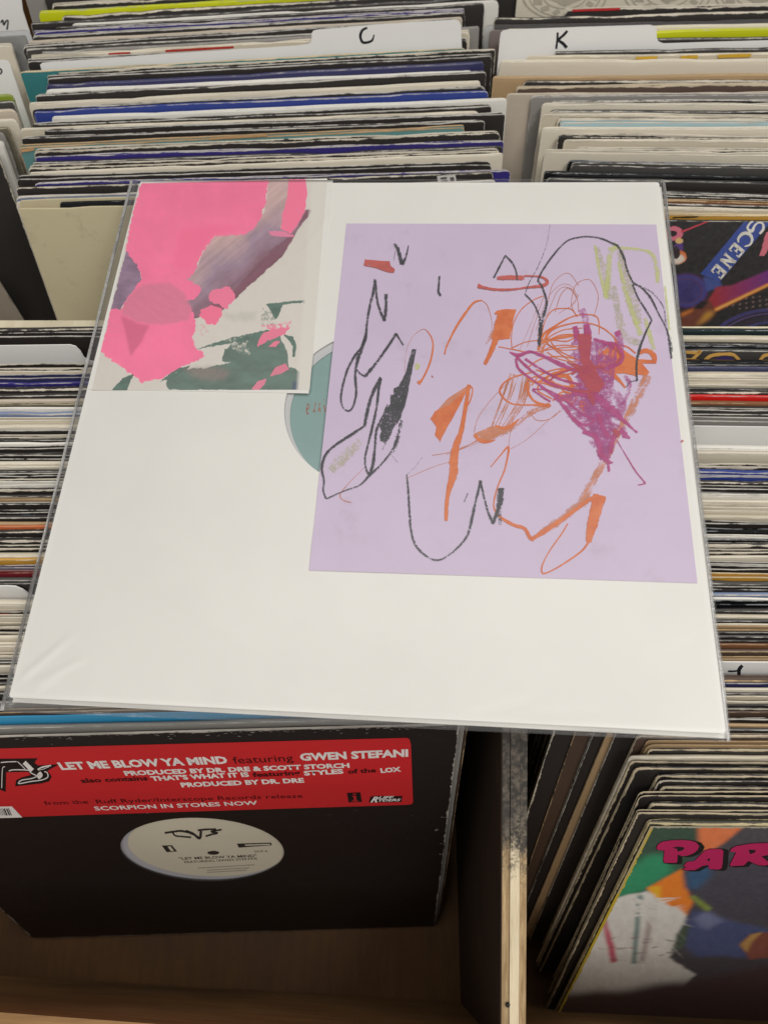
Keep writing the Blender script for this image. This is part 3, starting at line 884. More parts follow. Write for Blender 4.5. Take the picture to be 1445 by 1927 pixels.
build_stack('K', BR, 1300, [(-52, -.03), (80, -.018), (150, -.01), (240, .003), (300, .018), (370, .03), (415, .014)],
            [(-52, .339), (80, .3425), (415, .3535)], [(-40, 20), (415, 21)], 'in the K stack', dict(xl=0.09, jit=0.004))

# ================================================================== stack beyond, at the far left
def lcard(outline, letters=()):
    def b(d): card(d, outline, letters)
    return b
LL = [dict(y=-25, c='card', card='tall white divider card marked n in the stack left of the C stack', lm='the n card', xr_px=40,
           build=lcard([(-330, 4), (-150, -8), (20, -22), (34, -20), (40, -10), (44, 20)], [[([(2, 43), (6, 38), (8, 47), (12, 40), (16, 40), (14, 56)], [3, 3, 3, 3, 3, 3])]])),
      dict(y=60, c='white', xr_px=34, build=wrapped('white', 'white record sleeve in plastic in front of the n card'), label='x', lm='the white wrapped sleeve'),
      dict(y=84, c='cream', xr_px=20),
      dict(y=113, c='card', card='white divider card marked with a curl in the stack left of the C stack', lm='the curl card', xr_px=20,
           build=lcard([(-330, 133), (-150, 124), (8, 113), (16, 115), (21, 122), (24, 134)], [[([(-6, 128), (2, 130), (4, 136), (-2, 141)], 3)]])),
      dict(y=172, c='lime', xr_px=20), dict(y=190, c='dgrey', xr_px=24), dict(y=205, c='beige', xr_px=27), dict(y=222, c='cream', xr_px=29),
      dict(y=240, c='olive', xr_px=15), dict(y=250, c='grey', xr_px=6), dict(y=262, c='white', xr_px=2), dict(y=285, c='blackw', xr_px=-6, lean=21)]
for d in LL:
    if 'xr_px' in d and 'label' not in d and 'card' not in d: pass
build_stack('L', LL, 0, [(-30, -.07), (300, -.05)], [(-30, .336), (300, .345)], [(-30, 20), (300, 21)], 'left of the C stack', dict(xl=-0.56, jit=0.002))
for k, (px_, py_, c) in enumerate(((-14, 512, 'beige'), (-60, 545, 'grey'))):
    m = stand(px_, py_, -0.02, 0.40 + 0.02 * k, math.radians(2), xr_px=px_)
    o = jacket_obj('record_sleeve', JW, 0.24, 0.0025, 70 + k, cmat(c)); o.matrix_world = m
    tag(o, f'{COLORS[c][4]} record sleeve standing upright in front of the black sleeve left of the C stack', 'record', 'record sleeves left of the C stack')

# ================================================================== front left stack
def front_h(px, tab):
    return tab
FLcard1 = lcard([(-340, 655), (-100, 652), (132, 649), (143, 652), (152, 661), (159, 673), (168, 679), (180, 681), (420, 677), (640, 674)])
FLcard2 = lcard([(-340, 1108), (-100, 1105), (14, 1103), (30, 1104), (44, 1110), (56, 1119), (68, 1123), (300, 1119), (600, 1114)])
def eve_cover(d):
    root = empty('record_sleeve', d['m']); m = d['m']; pl = face_plane(m); f = plane_to_thing()
    H = 0.310
    jacket_obj('back_board', JW, H, 0.0007, 91, cmat('black'), root, (0, 0.0026, 0.0002))
    # front board with a die-cut hole
    c = pl.px(383, 1603); R = 0.0505
    BLK = jacket_mat(rgb(34, 26, 24), rgb(176, 168, 158), 0.62, 0.5)
    xs = [0, .0005, .0015, .003, .006] + [.006 + (JW - .012) * i / 20 for i in range(1, 20)] + [JW - .006, JW - .003, JW - .0015, JW - .0005, JW]
    bm = bmesh.new()
    lay = bm.verts.layers.float.new('edge')
    outer = []
    r5 = random.Random(5)
    ring0, ring1 = [], []
    def rim(pts, e, z):
        vs = []
        for p in pts:
            v = bm.verts.new((p[0], p[1], z)); v[lay] = e; vs.append(v)
        return vs
    n = 60
    def per(inset):
        L = JW - inset; lo = inset
        P = []
        for i in range(n): P.append((lo + (L - lo) * i / n, -inset))
        for i in range(n): P.append((L, -inset - (H - 2 * inset) * i / n))
        for i in range(n): P.append((L - (L - lo) * i / n, -H + inset))
        for i in range(n): P.append((lo, -H + inset + (H - 2 * inset) * i / n))
        return P
    A = rim(per(0.0), 1.0, -0.0007); B = rim(per(0.0005), 0.9, 0.0); Cc = rim(per(0.005), 0.12, 0.0); Dd = rim(per(0.012), 0.0, 0.0)
    hole = rim([(c[0] + R * math.cos(t), c[1] + R * math.sin(t)) for t in np.linspace(0, 2 * math.pi, 72, endpoint=False)], 0.35, 0.0)
    hole2 = rim([(c[0] + R * math.cos(t), c[1] + R * math.sin(t)) for t in np.linspace(0, 2 * math.pi, 72, endpoint=False)], 0.6, -0.0007)
    for P, Q in ((A, B), (B, Cc), (Cc, Dd), (hole, hole2)):
        k = len(P)
        for i in range(k): bm.faces.new((P[i], P[(i + 1) % k], Q[(i + 1) % k], Q[i]))
    eds = []
    for P in (Dd, hole):
        for i in range(len(P)):
            e = bm.edges.get((P[i], P[(i + 1) % len(P)])) or bm.edges.new((P[i], P[(i + 1) % len(P)]))
            eds.append(e)
    bmesh.ops.triangle_fill(bm, use_beauty=True, edges=eds)
    bmesh.ops.recalc_face_normals(bm, faces=bm.faces[:])
    me = bpy.data.meshes.new('front_board'); bm.to_mesh(me); bm.free(); me.materials.append(BLK)
    fb = bpy.data.objects.new('front_board', me); COL.objects.link(fb); fb.parent = root; fb.matrix_local = f
    # inner paper sleeve and the label seen through the hole
    def disc(name, cx, cy, r, z, mat, n=64):
        v = [(cx + r * math.cos(t), cy + r * math.sin(t), z) for t in np.linspace(0, 2 * math.pi, n, endpoint=False)]
        o = mesh_obj(name, v, [tuple(range(n))], mat, root); o.matrix_local = f
        return o
    v = [(0.004, -0.004, -0.0016), (JW - 0.004, -0.004, -0.0016), (JW - 0.004, -H + 0.004, -0.0016), (0.004, -H + 0.004, -0.0016)]
    o = mesh_obj('inner_sleeve', v, [(0, 1, 2, 3)], paper_mat(rgb(186, 184, 188), 0.06, 0.7, 200, 'inner sleeve paper'), root); o.matrix_local = f
    lab = disc('record_label', c[0] + 0.0042, c[1] + 0.0040, 0.0495, -0.0012, paper_mat(rgb(214, 204, 182), 0.07, 0.6, 200, 'label paper'))
    RED = jacket_mat(rgb(212, 44, 48), rgb(222, 150, 110), 0.25, 0.42)
    st = [(-380, 1398), (0, 1408), (765, 1388), (770, 1390), (773, 1400), (776, 1509), (773, 1513), (764, 1514), (0, 1538), (-330, 1549)]
    pr = Print(pl); pr.poly([(-215, 1411), (0, 1408), (765, 1388), (770, 1390), (773, 1400), (777, 1509), (774, 1513), (764, 1514), (0, 1538), (-200, 1543)])
    o = pr.build('sticker', RED, root, LAYER * 3); o.matrix_local = f
    WH = ink_mat(rgb(240, 232, 226), 0.5); DK = ink_mat(rgb(70, 14, 16), 0.5); BK = ink_mat(rgb(34, 24, 24), 0.45)
    z = LAYER * 6
    def tx(s, a, b, cap, mt, bold=0.03, sh=0.0):
        o = lettering(s, pl, a, b, cap, mt, root, z, bold, sh); o.matrix_local = f
    tx('LET ME BLOW YA MIND', (117, 1447), (430, 1435), 13.2, WH, 0.045)
    tx('featuring', (441, 1436), (553, 1431), 13.2, DK, 0.0)
    tx('GWEN STEFANI', (566, 1430), (768, 1422), 13.2, WH, 0.045)
    tx('PRODUCED BY DR. DRE & SCOTT STORCH', (237, 1458), (658, 1443), 8.2, WH, 0.045)
    tx('also contains', (155, 1472), (280, 1467), 8.2, DK, 0.03)
    tx("THAT'S WHAT IT IS", (287, 1468), (470, 1460), 8.2, WH, 0.045)
    tx('featuring', (477, 1461), (566, 1457), 8.2, DK, 0.03)
    tx('STYLES', (573, 1458), (647, 1454), 8.2, WH, 0.045)
    tx('of the', (655, 1455), (708, 1452), 8.2, DK, 0.03)
    tx('LOX', (717, 1453), (755, 1450), 8.2, WH, 0.045)
    tx('PRODUCED BY DR. DRE', (343, 1480), (573, 1471), 8.2, WH, 0.045)
    tx('from the', (87, 1514), (168, 1511), 7.4, DK, 0.0)
    tx('Ruff Ryder/Interscope Records release', (184, 1511), (570, 1500), 7.4, DK, 0.0)
    tx('SCORPION IN STORES NOW', (181, 1524), (486, 1513), 7.4, WH, 0.02)
    rs = random.Random(6); pr = Print(pl)
    for k in range(96):                     # scuffs and dust on the black board
        if k < 90: x, y = rs.uniform(20, 850), 1384 - rs.uniform(-3, 12) - rs.uniform(20, 850) * 0.0
        else: x, y = rs.gauss(828, 16), rs.uniform(1530, 1690)
        if k < 90: y = 1386 - x * 0.026 + abs(rs.gauss(0, 5))
        w_ = rs.uniform(.5, 1.6); pr.ribbon([(x, y), (x + rs.uniform(1, 9), y + rs.uniform(-1, 1))], [w_, w_ * .5], n=2)
    o = pr.build('scuff_marks', ink_mat(rgb(140, 134, 128), 0.8), root, LAYER * 2); o.matrix_local = f
    # square logo with an i, and the slanted two-line logo
    pr = Print(pl); pr.poly([(653, 1491), (678, 1490), (681, 1508), (656, 1509)]); o = pr.build('logo', BK, root, z); o.matrix_local = f
    pr = Print(pl); pr.poly([(664, 1492), (670, 1492), (670, 1494), (664, 1494)]); pr.poly([(663, 1496), (670, 1496), (671, 1505), (674, 1505), (674, 1507), (662, 1507), (662, 1505), (666, 1505), (665, 1498), (663, 1498)])
    o = pr.build('logo', ink_mat(rgb(190, 40, 44), 0.45), root, z + LAYER); o.matrix_local = f
    pr = Print(pl); pr.poly([(697, 1499), (703, 1497), (757, 1497), (755, 1508), (694, 1509)]); o = pr.build('logo', BK, root, z); o.matrix_local = f
    z += LAYER
    tx('R', (697, 1508), (711, 1508), 10, WH, 0.04, 0.4); tx('UFF', (713, 1502), (742, 1501), 4.5, WH, 0.03, 0.3); tx('YDERS', (712, 1507), (754, 1506), 4.5, WH, 0.03, 0.3)
    z -= LAYER
    # winged lettering logo at the left end of the sticker
    Ze = zc((0, 1390), 5.558)
    pr = Print(pl)
    pr.poly(Ze([(-420, 210), (400, 200), (365, 245), (400, 275), (625, 262), (500, 330), (545, 390), (520, 440), (440, 462), (165, 492), (175, 430), (230, 400), (330, 375), (300, 340), (70, 345), (65, 550), (-40, 510), (-300, 380), (-560, 330), (-420, 290)]))
    o = pr.build('logo', BK, root, z); o.matrix_local = f
    pr = Print(pl)
    for pts, w_ in (([(15, 242), (90, 235), (180, 232)], 10), ([(190, 232), (230, 270), (270, 310)], 8), ([(100, 330), (150, 318), (300, 322), (330, 350), (390, 385), (330, 410), (230, 428), (205, 462), (330, 440), (440, 425), (505, 395), (500, 350), (470, 335)], 10),
                    ([(260, 240), (300, 280), (345, 325)], 45), ([(410, 350), (430, 375), (400, 400)], 45), ([(400, 315), (450, 290), (540, 272)], 14), ([(405, 322), (460, 310), (520, 285)], 6), ([(25, 510), (28, 400), (35, 300), (60, 285)], 8), ([(-5, 280), (-10, 400), (-8, 500)], 8), ([(-380, 240), (-200, 240), (-40, 240)], 10), ([(-420, 310), (-250, 330), (-100, 400), (-60, 460)], 10)):
        pr.ribbon(Ze(pts), w_ / 5.558, n=5, jitter=0.05)
    o = pr.build('logo', WH, root, z + LAYER); o.matrix_local = f
    # barcode corner
    pr = Print(pl); pr.poly(Ze([(-420, 715), (130, 702), (240, 818), (-420, 836)])); o = pr.build('barcode', WH, root, z); o.matrix_local = f
    pr = Print(pl)
    rb = random.Random(8); x = -380
    while x < 95:
        wd = rb.choice((5, 5, 9, 14)); pr.poly(Ze([(x, 724), (x + wd, 723), (x + wd + 32, 795), (x + 32, 797)])); x += wd + rb.choice((6, 8, 11))
    o = pr.build('barcode', BK, root, z + LAYER); o.matrix_local = f
    # print on the label
    lz = -0.0012 + LAYER
    LB = ink_mat(rgb(52, 46, 42), 0.6); LG = ink_mat(rgb(150, 138, 120), 0.6)
    ZL = zc((200, 1520), 4.0139)
    pr = Print(pl)
    for pts, w_ in (([(440, 205), (510, 195), (560, 190), (620, 200)], 16), ([(500, 200), (520, 225), (570, 232), (640, 238)], 12), ([(600, 190), (660, 215), (705, 245), (715, 190)], 20), ([(690, 185), (760, 178), (830, 178)], 14), ([(750, 230), (800, 215), (840, 205), (790, 195), (870, 180)], 14)):
        pr.ribbon(ZL(pts), w_ / 4.0, n=5)
    pr.poly(ZL([(418, 300), (495, 297), (535, 345), (455, 350)])); pr.poly(ZL([(985, 285), (1245, 278), (1250, 298), (1000, 316)]))
    o = pr.build('label_print', LB, root, lz); o.matrix_local = f
    pr = Print(pl); pr.poly(ZL([(462, 306), (485, 305), (512, 340), (488, 341)])); pr.poly(ZL([(1045, 292), (1235, 286), (1238, 294), (1050, 301)]))
    o = pr.build('label_print', paper_mat(rgb(214, 204, 182), 0.07, 0.6, 200, 'label paper'), root, lz + LAYER); o.matrix_local = f
    o = lettering('"LET ME BLOW YA MIND"', pl, ZL([(555, 408)])[0], ZL([(1140, 385)])[0], 4.6, LB, root, lz, 0.02); o.matrix_local = f
    o = lettering('FEATURING GWEN STEFANI', pl, ZL([(595, 433)])[0], ZL([(1140, 405)])[0], 4.0, LB, root, lz, 0.01); o.matrix_local = f
    o = lettering('SIDE A', pl, ZL([(1120, 352)])[0], ZL([(1222, 348)])[0], 3.6, LB, root, lz, 0.0); o.matrix_local = f
    for a, b in (((690, 470), (1120, 445)), ((760, 486), (1080, 468)), ((760, 502), (1060, 486))):
        pr = Print(pl); pr.ribbon(ZL([a, b]), 1.3, n=2); o = pr.build('label_print', LG, root, lz); o.matrix_local = f
    pr = Print(pl); pr.poly([(ZL([(808 + 45 * math.cos(t), 354 + 15 * math.sin(t))])[0]) for t in np.linspace(0, 6.28, 20, endpoint=False)])
    o = pr.build('spindle_hole', ink_mat((0.03, 0.025, 0.02), 0.6), root, lz + LAYER); o.matrix_local = f
    tag(root, 'black record sleeve with a red lettered sticker and a centre hole showing a cream label', 'record')

def P(y, c, **k): return dict(y=y, c=c, **k)
FLs = [P(620, 'blackw'), P(633, 'black'), dict(y=650, c='card', card='blank white divider card just in front of the cream partition, left column', lm='the hind blank card', build=FLcard1),
      P(694, 'blackw'), P(704, 'cream'), P(712, 'navy'), P(719, 'indigo'), P(733, 'blackw'), P(745, 'black'), P(756, 'beige'), P(762, 'olive'), P(769, 'white'), P(779, 'steel'),
      P(792, 'cream'), P(804, 'cream'), P(811, 'black'), P(822, 'blackw'), P(828, 'black'), P(836, 'white'), P(845, 'black'), P(853, 'black'), P(862, 'black'), P(873, 'cream'), P(880, 'cream'),
      P(888, 'black'), P(895, 'black'), P(902, 'blackw'), P(914, 'white'), P(924, 'blackw'), P(932, 'black'), P(940, 'tan'), P(949, 'black'), P(964, 'black'), P(975, 'black'), P(985, 'tan'),
      P(992, 'orange'), P(1003, 'blackw'), P(1018, 'blackw'), P(1032, 'blackw'), P(1048, 'creamw'), P(1057, 'gold'), P(1069, 'purple'), P(1079, 'dred'), P(1092, 'dgrey'), P(1098, 'black'),
      dict(y=1104, c='card', card='blank white divider card with a rounded shoulder behind the sky blue sleeve', lm='the front blank card', build=FLcard2),
      P(1139, 'cream'), P(1151, 'blackw'), P(1164, 'cream'), P(1176, 'creamw'), P(1190, 'blackw'), P(1201, 'cream'), P(1211, 'cream'), P(1219, 'cream'), P(1234, 'creamw'), P(1245, 'dgrey'),
      P(1256, 'cream'), P(1277, 'black'), P(1285, 'dgrey'), P(1293, 'creamw'), P(1305, 'black'), P(1322, 'grey'), P(1340, 'dbrown'), P(1349, 'sky', xl_world=-0.281), P(1370, 'grey', xl_world=-0.2738),
      P(1385, 'eve', build=eve_cover, label='x', lm='the red sticker sleeve', xl_world=-0.2765)]
build_stack('F', FLs, 40, [(600, -.012), (900, -.006), (1200, -.012), (1385, -.027)],
            [(600, .3515), (900, .3510), (1200, .3530), (1300, .3600), (1385, .3765)], [(600, 19), (1385, 20.4)], 'in the front left column', dict(xl=-0.275, jit=0.004))

# ================================================================== front right stack
FRcard1 = lcard([(1030, 800), (1160, 801), (1300, 802), (1445, 804), (1640, 808)])
FRcard2 = lcard([(1090, 1244), (1300, 1246), (1445, 1247), (1640, 1249)],
                [[([(1369, 1263), (1380, 1263), (1389, 1262)], [3.5, 3.5, 3.5]), ([(1396, 1252), (1390, 1260), (1390, 1271)], [6, 7, 6])]])
def swirl_cover(d):
    root = empty('record_sleeve', d['m'])
    jacket_obj('jacket', JW, JH, 0.003, 61, cmat('dgrey'), root, flat=True)
    pl = face_plane(d['m'])
    Q = zc((1200, 380), 5.898)
    pr = Print(pl)
    pr.ribbon(Q([(530, 1665), (640, 1670), (690, 1655), (640, 1710), (590, 1750), (520, 1745)]), 6, n=5)
    pr.ribbon(Q([(730, 1765), (800, 1710), (900, 1690), (1040, 1690), (1100, 1730), (1125, 1770)]), 6, n=5)
    pr.ribbon(Q([(1345, 1770), (1390, 1710), (1460, 1695), (1560, 1720)]), 6, n=5)
    o = pr.build('lettering', ink_mat(rgb(224, 172, 92)), root, LAYER * 3); o.matrix_local = plane_to_thing()
    pr = Print(pl); pr.poly(Q([(800, 1770), (870, 1730), (960, 1712), (1040, 1730), (1085, 1770)]))
    o = pr.build('lettering', ink_mat(rgb(66, 50, 110)), root, LAYER * 2); o.matrix_local = plane_to_thing()
    tag(root, 'dark grey record sleeve with looping golden lettering along its top', 'record', 'record sleeves in the front right column')
def party_cover(d):
    root = empty('record_sleeve', d['m']); pl = face_plane(d['m']); f = plane_to_thing()
    jacket_obj('jacket', JW, JH, 0.0035, 63, jacket_mat(rgb(60, 56, 44), rgb(196, 180, 140), 0.75, 0.5), root, (0, 0.0002, 0), flat=True)
    sc_ = 2.388
    pic = Picture(pl, [(0.0008, -0.0010), (JW - 0.001, -0.0010), (JW - 0.001, -JH + 0.002), (0.0008, -JH + 0.002)], 620, 620, ((840, 1340), sc_))
    X, Y = pic.X, pic.Y
    pic.fill(rgb(64, 60, 66))
    pic.poly([(860, 500), (1140, 500), (1130, 620), (1030, 740), (900, 800), (700, 860), (700, 700)], rgb(40, 68, 52), soft=2)
    pic.poly([(700, 830), (820, 700), (900, 640), (1000, 640), (1020, 720), (900, 800), (720, 850)], rgb(30, 136, 94), soft=6)
    pic.poly([(1128, 505), (1345, 505), (1240, 590), (1160, 640), (1130, 600)], rgb(212, 112, 62), soft=2)
    pic.poly([(900, 790), (1060, 700), (1075, 780), (1110, 850), (1075, 915), (950, 860)], rgb(226, 122, 26), soft=2)
    pic.poly([(905, 785), (960, 780), (965, 860), (1075, 912), (1060, 925), (930, 850)], rgb(242, 170, 24), soft=2)
    pic.poly([(1075, 720), (1250, 640), (1500, 600), (1500, 930), (1250, 930), (1100, 830)], rgb(58, 56, 68), soft=3)
    pic.poly([(1075, 730), (1110, 660), (1200, 640), (1180, 740), (1120, 800), (1080, 790)], rgb(38, 78, 112), soft=4)
    pic.poly([(1090, 830), (1110, 820), (1190, 880), (1170, 900)], rgb(120, 134, 54), soft=2)
    pic.poly([(560, 1150), (700, 850), (900, 800), (1075, 915), (1050, 1010), (1000, 1100), (1120, 1180), (1020, 1290), (480, 1300)], rgb(214, 210, 202), warp=24, soft=2)
    pic.poly([(1060, 960), (1110, 890), (1250, 930), (1500, 990), (1500, 1100), (1120, 1100), (1050, 1020)], rgb(62, 72, 112), warp=20, soft=4)
    pic.poly([(1110, 930), (1180, 890), (1240, 940), (1160, 980)], rgb(108, 114, 148), warp=20, soft=4)
    pic.poly([(1060, 960), (1090, 950), (1070, 1050), (1000, 1080)], rgb(62, 78, 60), warp=30, soft=2)
    pic.poly([(860, 820), (880, 820), (850, 1130), (830, 1130)], rgb(74, 116, 112), warp=8, soft=2)
    pic.poly([(920, 850), (945, 850), (890, 1120), (865, 1120)], rgb(168, 152, 150), warp=8, soft=2)
    pic.poly([(690, 900), (712, 920), (770, 1120), (740, 1130)], rgb(190, 66, 92), warp=14, soft=2)
    pic.poly([(1320, 1040), (1360, 1000), (1500, 985), (1500, 1100), (1360, 1110)], rgb(124, 64, 48), warp=16, soft=2)
    pic.poly([(1318, 1045), (1365, 1000), (1420, 990), (1370, 1030), (1350, 1080)], rgb(176, 134, 72), warp=10, soft=2)
    pic.poly([(400, 1300), (600, 1260), (1000, 1220), (1500, 1130), (1500, 1500), (400, 1500)], rgb(66, 42, 44), warp=60, wf=.01, soft=14)  # shade low in the bin, painted into the foot of the print
    rb = random.Random(4)
    for k in range(26):                      # frayed rays of the white burst
        a = rb.uniform(-0.25, 0.9); L = rb.uniform(120, 260)
        x0, y0 = 860 + rb.uniform(-60, 60), 860 + rb.uniform(-20, 60)
        x1, y1 = x0 + L * math.cos(a) , y0 + L * math.sin(a) * 1.1
        pic.poly([(x0, y0 - 7), (x1, y1), (x0, y0 + 7)], rgb(214, 210, 202), soft=1)
    for k in range(16):
        x0 = 660 + rb.uniform(0, 330); y0 = 1010 + rb.uniform(0, 110)
        pic.poly([(x0, y0), (x0 + rb.uniform(40, 90), y0 + rb.uniform(-14, 14)), (x0 + 10, y0 + 6)], rb.choice([rgb(150, 70, 84), rgb(96, 84, 82), rgb(126, 112, 108)]), warp=8, soft=1, alpha=.7)
    nz = fbm(X * .05, Y * .05, 5) * 0.25 + 1
    pic.img = np.clip(pic.img * nz[..., None] * 1.18, 0, 0.9)
    ul = pic.uv[..., 0] + fbm(Y * .05, X * .02, 9) * .0012
    pic.img[ul < 0.0026] = rgb(206, 178, 40)
    pic.img[(ul < 0.0018) & (pic.uv[..., 1] > -0.08)] = rgb(186, 168, 120)
    tear = fbm(X * .04, Y * .001, 44) * .0022 - .0006
    pic.img[(pic.uv[..., 1] > -0.0022 + tear)] = rgb(178, 170, 146)
    o = pic.build('cover_print', vcol_mat('cover print', 0.38, 0.5), root, LAYER * 2); o.matrix_local = f
    Q = zc((1180, 1520), 5.453)
    PP = [(300, 385), (320, 358), (360, 338), (450, 325), (560, 320), (640, 328), (700, 345), (732, 385), (715, 425), (670, 460), (610, 482), (555, 487), (512, 470), (508, 545), (495, 556), (375, 555), (365, 525), (378, 430), (315, 425), (296, 410)]
    Ah = [(560, 622), (600, 602), (572, 585), (610, 545), (680, 538), (740, 480), (790, 432), (840, 415), (955, 415), (980, 432), (972, 560), (960, 612), (930, 625), (835, 620), (825, 578), (765, 588), (690, 630), (600, 632)]
    Rr = [(1045, 440), (1065, 408), (1110, 385), (1250, 360), (1400, 352), (1500, 352), (1560, 380), (1540, 430), (1460, 470), (1370, 490), (1470, 570), (1400, 585), (1330, 578), (1235, 535), (1190, 582), (1055, 590), (1048, 575), (1110, 450)]
    SHD = ink_mat(rgb(30, 26, 28), 0.5); MG = ink_mat(rgb(186, 36, 92), 0.45)
    pr = Print(pl)
    for G in (PP, Ah, Rr):
        cx = sum(p[0] for p in G) / len(G); cy = sum(p[1] for p in G) / len(G)
        for k, (ox, oy) in enumerate(((0, 6), (25, 8), (50, 12))):
            pr.poly(Q([(cx + (x - cx) * 1.03 + ox, cy + (y - cy) * 1.05 + oy) for x, y in G]), z=LAYER * k)
    o = pr.build('lettering', SHD, root, LAYER * 4); o.matrix_local = f
    pr = Print(pl)
    for G in (PP, Ah, Rr): pr.poly(Q(G))
    o = pr.build('lettering', MG, root, LAYER * 8); o.matrix_local = f
    pr = Print(pl)
    for G in ([(455, 400), (510, 388), (570, 394), (582, 410), (556, 428), (512, 440), (505, 412)], [(808, 526), (845, 504), (838, 540)], [(1240, 420), (1312, 424), (1305, 448), (1252, 466)]): pr.poly(Q(G))
    o = pr.build('lettering', SHD, root, LAYER * 9); o.matrix_local = f
    tag(root, 'colourful balloon picture record sleeve with magenta letters PAR at its corner', 'record')

FRs = [P(621, 'tealk'), P(636, 'creamw'), P(646, 'black'), P(652, 'gloss'), dict(y=659, c='swirl', build=swirl_cover, label='x', lm='the golden lettering sleeve'), P(682, 'gloss'), P(686, 'black'),
      P(692, 'slate'), P(706, 'creamw'), P(715, 'cream'), P(724, 'creamw'), P(730, 'black'), P(739, 'blackw'), P(746, 'red'), P(757, 'brown'), P(768, 'black'), P(780, 'dgrey'), P(792, 'grey'),
      dict(y=802, c='card', card='blank white divider card between a wavy grey sleeve and cream sleeves', lm='the blank card', build=FRcard1),
      P(845, 'white'), P(855, 'cream'), P(878, 'blackw'), P(890, 'blue'), P(898, 'blue'), P(907, 'blackw'), P(919, 'black'), P(927, 'black'), P(935, 'white'), P(944, 'cream'), P(954, 'cream'),
      P(962, 'cream'), P(973, 'creamw'), P(984, 'black'), P(1000, 'gloss'), P(1009, 'white'), P(1015, 'gloss'), P(1026, 'blackw'), P(1040, 'blackw'), P(1049, 'cream'), P(1059, 'black'),
      P(1070, 'black'), P(1085, 'gold'), P(1098, 'dgrey'), P(1108, 'black'), P(1119, 'steel'), P(1126, 'white'), P(1137, 'gloss'), P(1150, 'black'), P(1161, 'creamw'), P(1170, 'black'),
      P(1175, 'cream'), P(1185, 'tan'), P(1190, 'black'), P(1199, 'black'), P(1205, 'black'), P(1213, 'brown'), P(1226, 'dbrown'), P(1240, 'tan'),
      dict(y=1246, c='card', card='white divider card with a black stroke of a letter in the front right column', lm='the lettered card', build=FRcard2),
      P(1282, 'dbrown'), P(1287, 'navy'), P(1298, 'cream'), P(1304, 'black'), P(1319, 'creamw'), P(1326, 'black'), P(1333, 'blackw', xl_world=0.084), P(1341, 'dbrown', xl_world=0.094), P(1353, 'black', xl_world=0.102), P(1364, 'tan', xl_world=0.1075),
      P(1374, 'black', xl_world=0.1105), P(1386, 'sepia', xl_px=1200), P(1402, 'tan', xl_px=1218), P(1411, 'blackx', xl_px=1222), P(1427, 'creamw', xl_px=1185), P(1434, 'blackx', xl_px=1187), P(1447, 'blackx', xl_px=1196), P(1461, 'blackx', xl_px=1238), P(1470, 'blackw', xl_px=1240),
      P(1482, 'blackx', xl_px=1246), P(1498, 'blackx', xl_px=1204), P(1515, 'blackx', xl_px=1226), P(1530, 'blackx', xl_px=1200), P(1553, 'party', build=party_cover, label='x', lm='the balloon picture sleeve', xl_px=1221)]
build_stack('G', FRs, 1390, [(600, 0.0), (850, .018), (1100, .006), (1300, .006), (1560, .004)],
            [(600, .3520), (900, .3500), (1200, .3480), (1390, .3640), (1560, .3900)], [(600, 19), (1390, 21), (1560, 24)], 'in the front right column', dict(xl=0.108, jit=0.010))

# ------------------------------------------------------------------ printed patches and stickers on single sleeves
def patch(stack, y, polys, col, name='cover_print', lift=0.0006):
    d = next(q for q in ALL[stack] if q['y'] == y)
    root = d['root']; pl = face_plane(root.matrix_world)
    for q in polys:
        pr = Print(pl); pr.poly(q, rough=0.35, sub=4)
        o = pr.build(name, ink_mat(col, 0.6), root, lift); o.matrix_local = plane_to_thing()
bpy.context.view_layer.update()
patch('C', 99, [[(205, 99), (246, 97), (246, 101), (205, 103)], [(312, 93), (440, 86), (440, 91), (312, 98)]], rgb(176, 52, 38))
patch('C', 270, [[(395, 258), (500, 252), (505, 256), (395, 263)], [(42, 280), (66, 278), (66, 283), (40, 287)]], rgb(192, 152, 108))
patch('C', 348, [[(822, 330), (856, 328), (859, 346), (824, 348)]], rgb(216, 212, 206), 'price_sticker')
patch('C', 348, [[(828, 333), (840, 332), (841, 336), (829, 337)], [(830, 339), (842, 338), (842, 341), (830, 342)], [(846, 333), (853, 332), (855, 342), (848, 343)]], rgb(92, 88, 86), 'sticker_print', 0.0008)
patch('K', 13, [[(1076, 17), (1166, 14), (1166, 19), (1076, 22)]], rgb(190, 40, 44))
patch('K', 101, [[(1196, 106), (1236, 105), (1236, 111), (1196, 112)], [(1280, 104), (1312, 103), (1312, 110), (1280, 111)], [(1350, 102), (1412, 100), (1412, 107), (1350, 109)]], rgb(206, 164, 48))
patch('F', 964, [[(25, 968), (60, 967), (55, 975), (30, 976)]], rgb(150, 160, 200))
patch('F', 1151, [[(-20, 1154), (18, 1153), (18, 1161), (-20, 1162)]], rgb(216, 100, 66))
patch('G', 1175, [[(1362, 1178), (1369, 1178), (1369, 1183), (1362, 1183)]], rgb(40, 38, 36))
patch('K', 404, [[(1268, 407), (1315, 406), (1310, 409), (1264, 410)]], rgb(40, 36, 30))

# ================================================================== the white sleeve on top
MS = SLEEVE.matrix()
TBOARD = paper_mat(rgb(234, 231, 224), 0.04, 0.62, 320, 'white card', spec=0.35)
jk = empty('record_jacket', MS)
tag(jk, 'white cardboard record jacket with a centre hole lying flat across the bins', 'record')
hc = SLEEVE.px(640, 770)
def hole_pt(px_, py_): return SLEEVE.px(px_, py_)
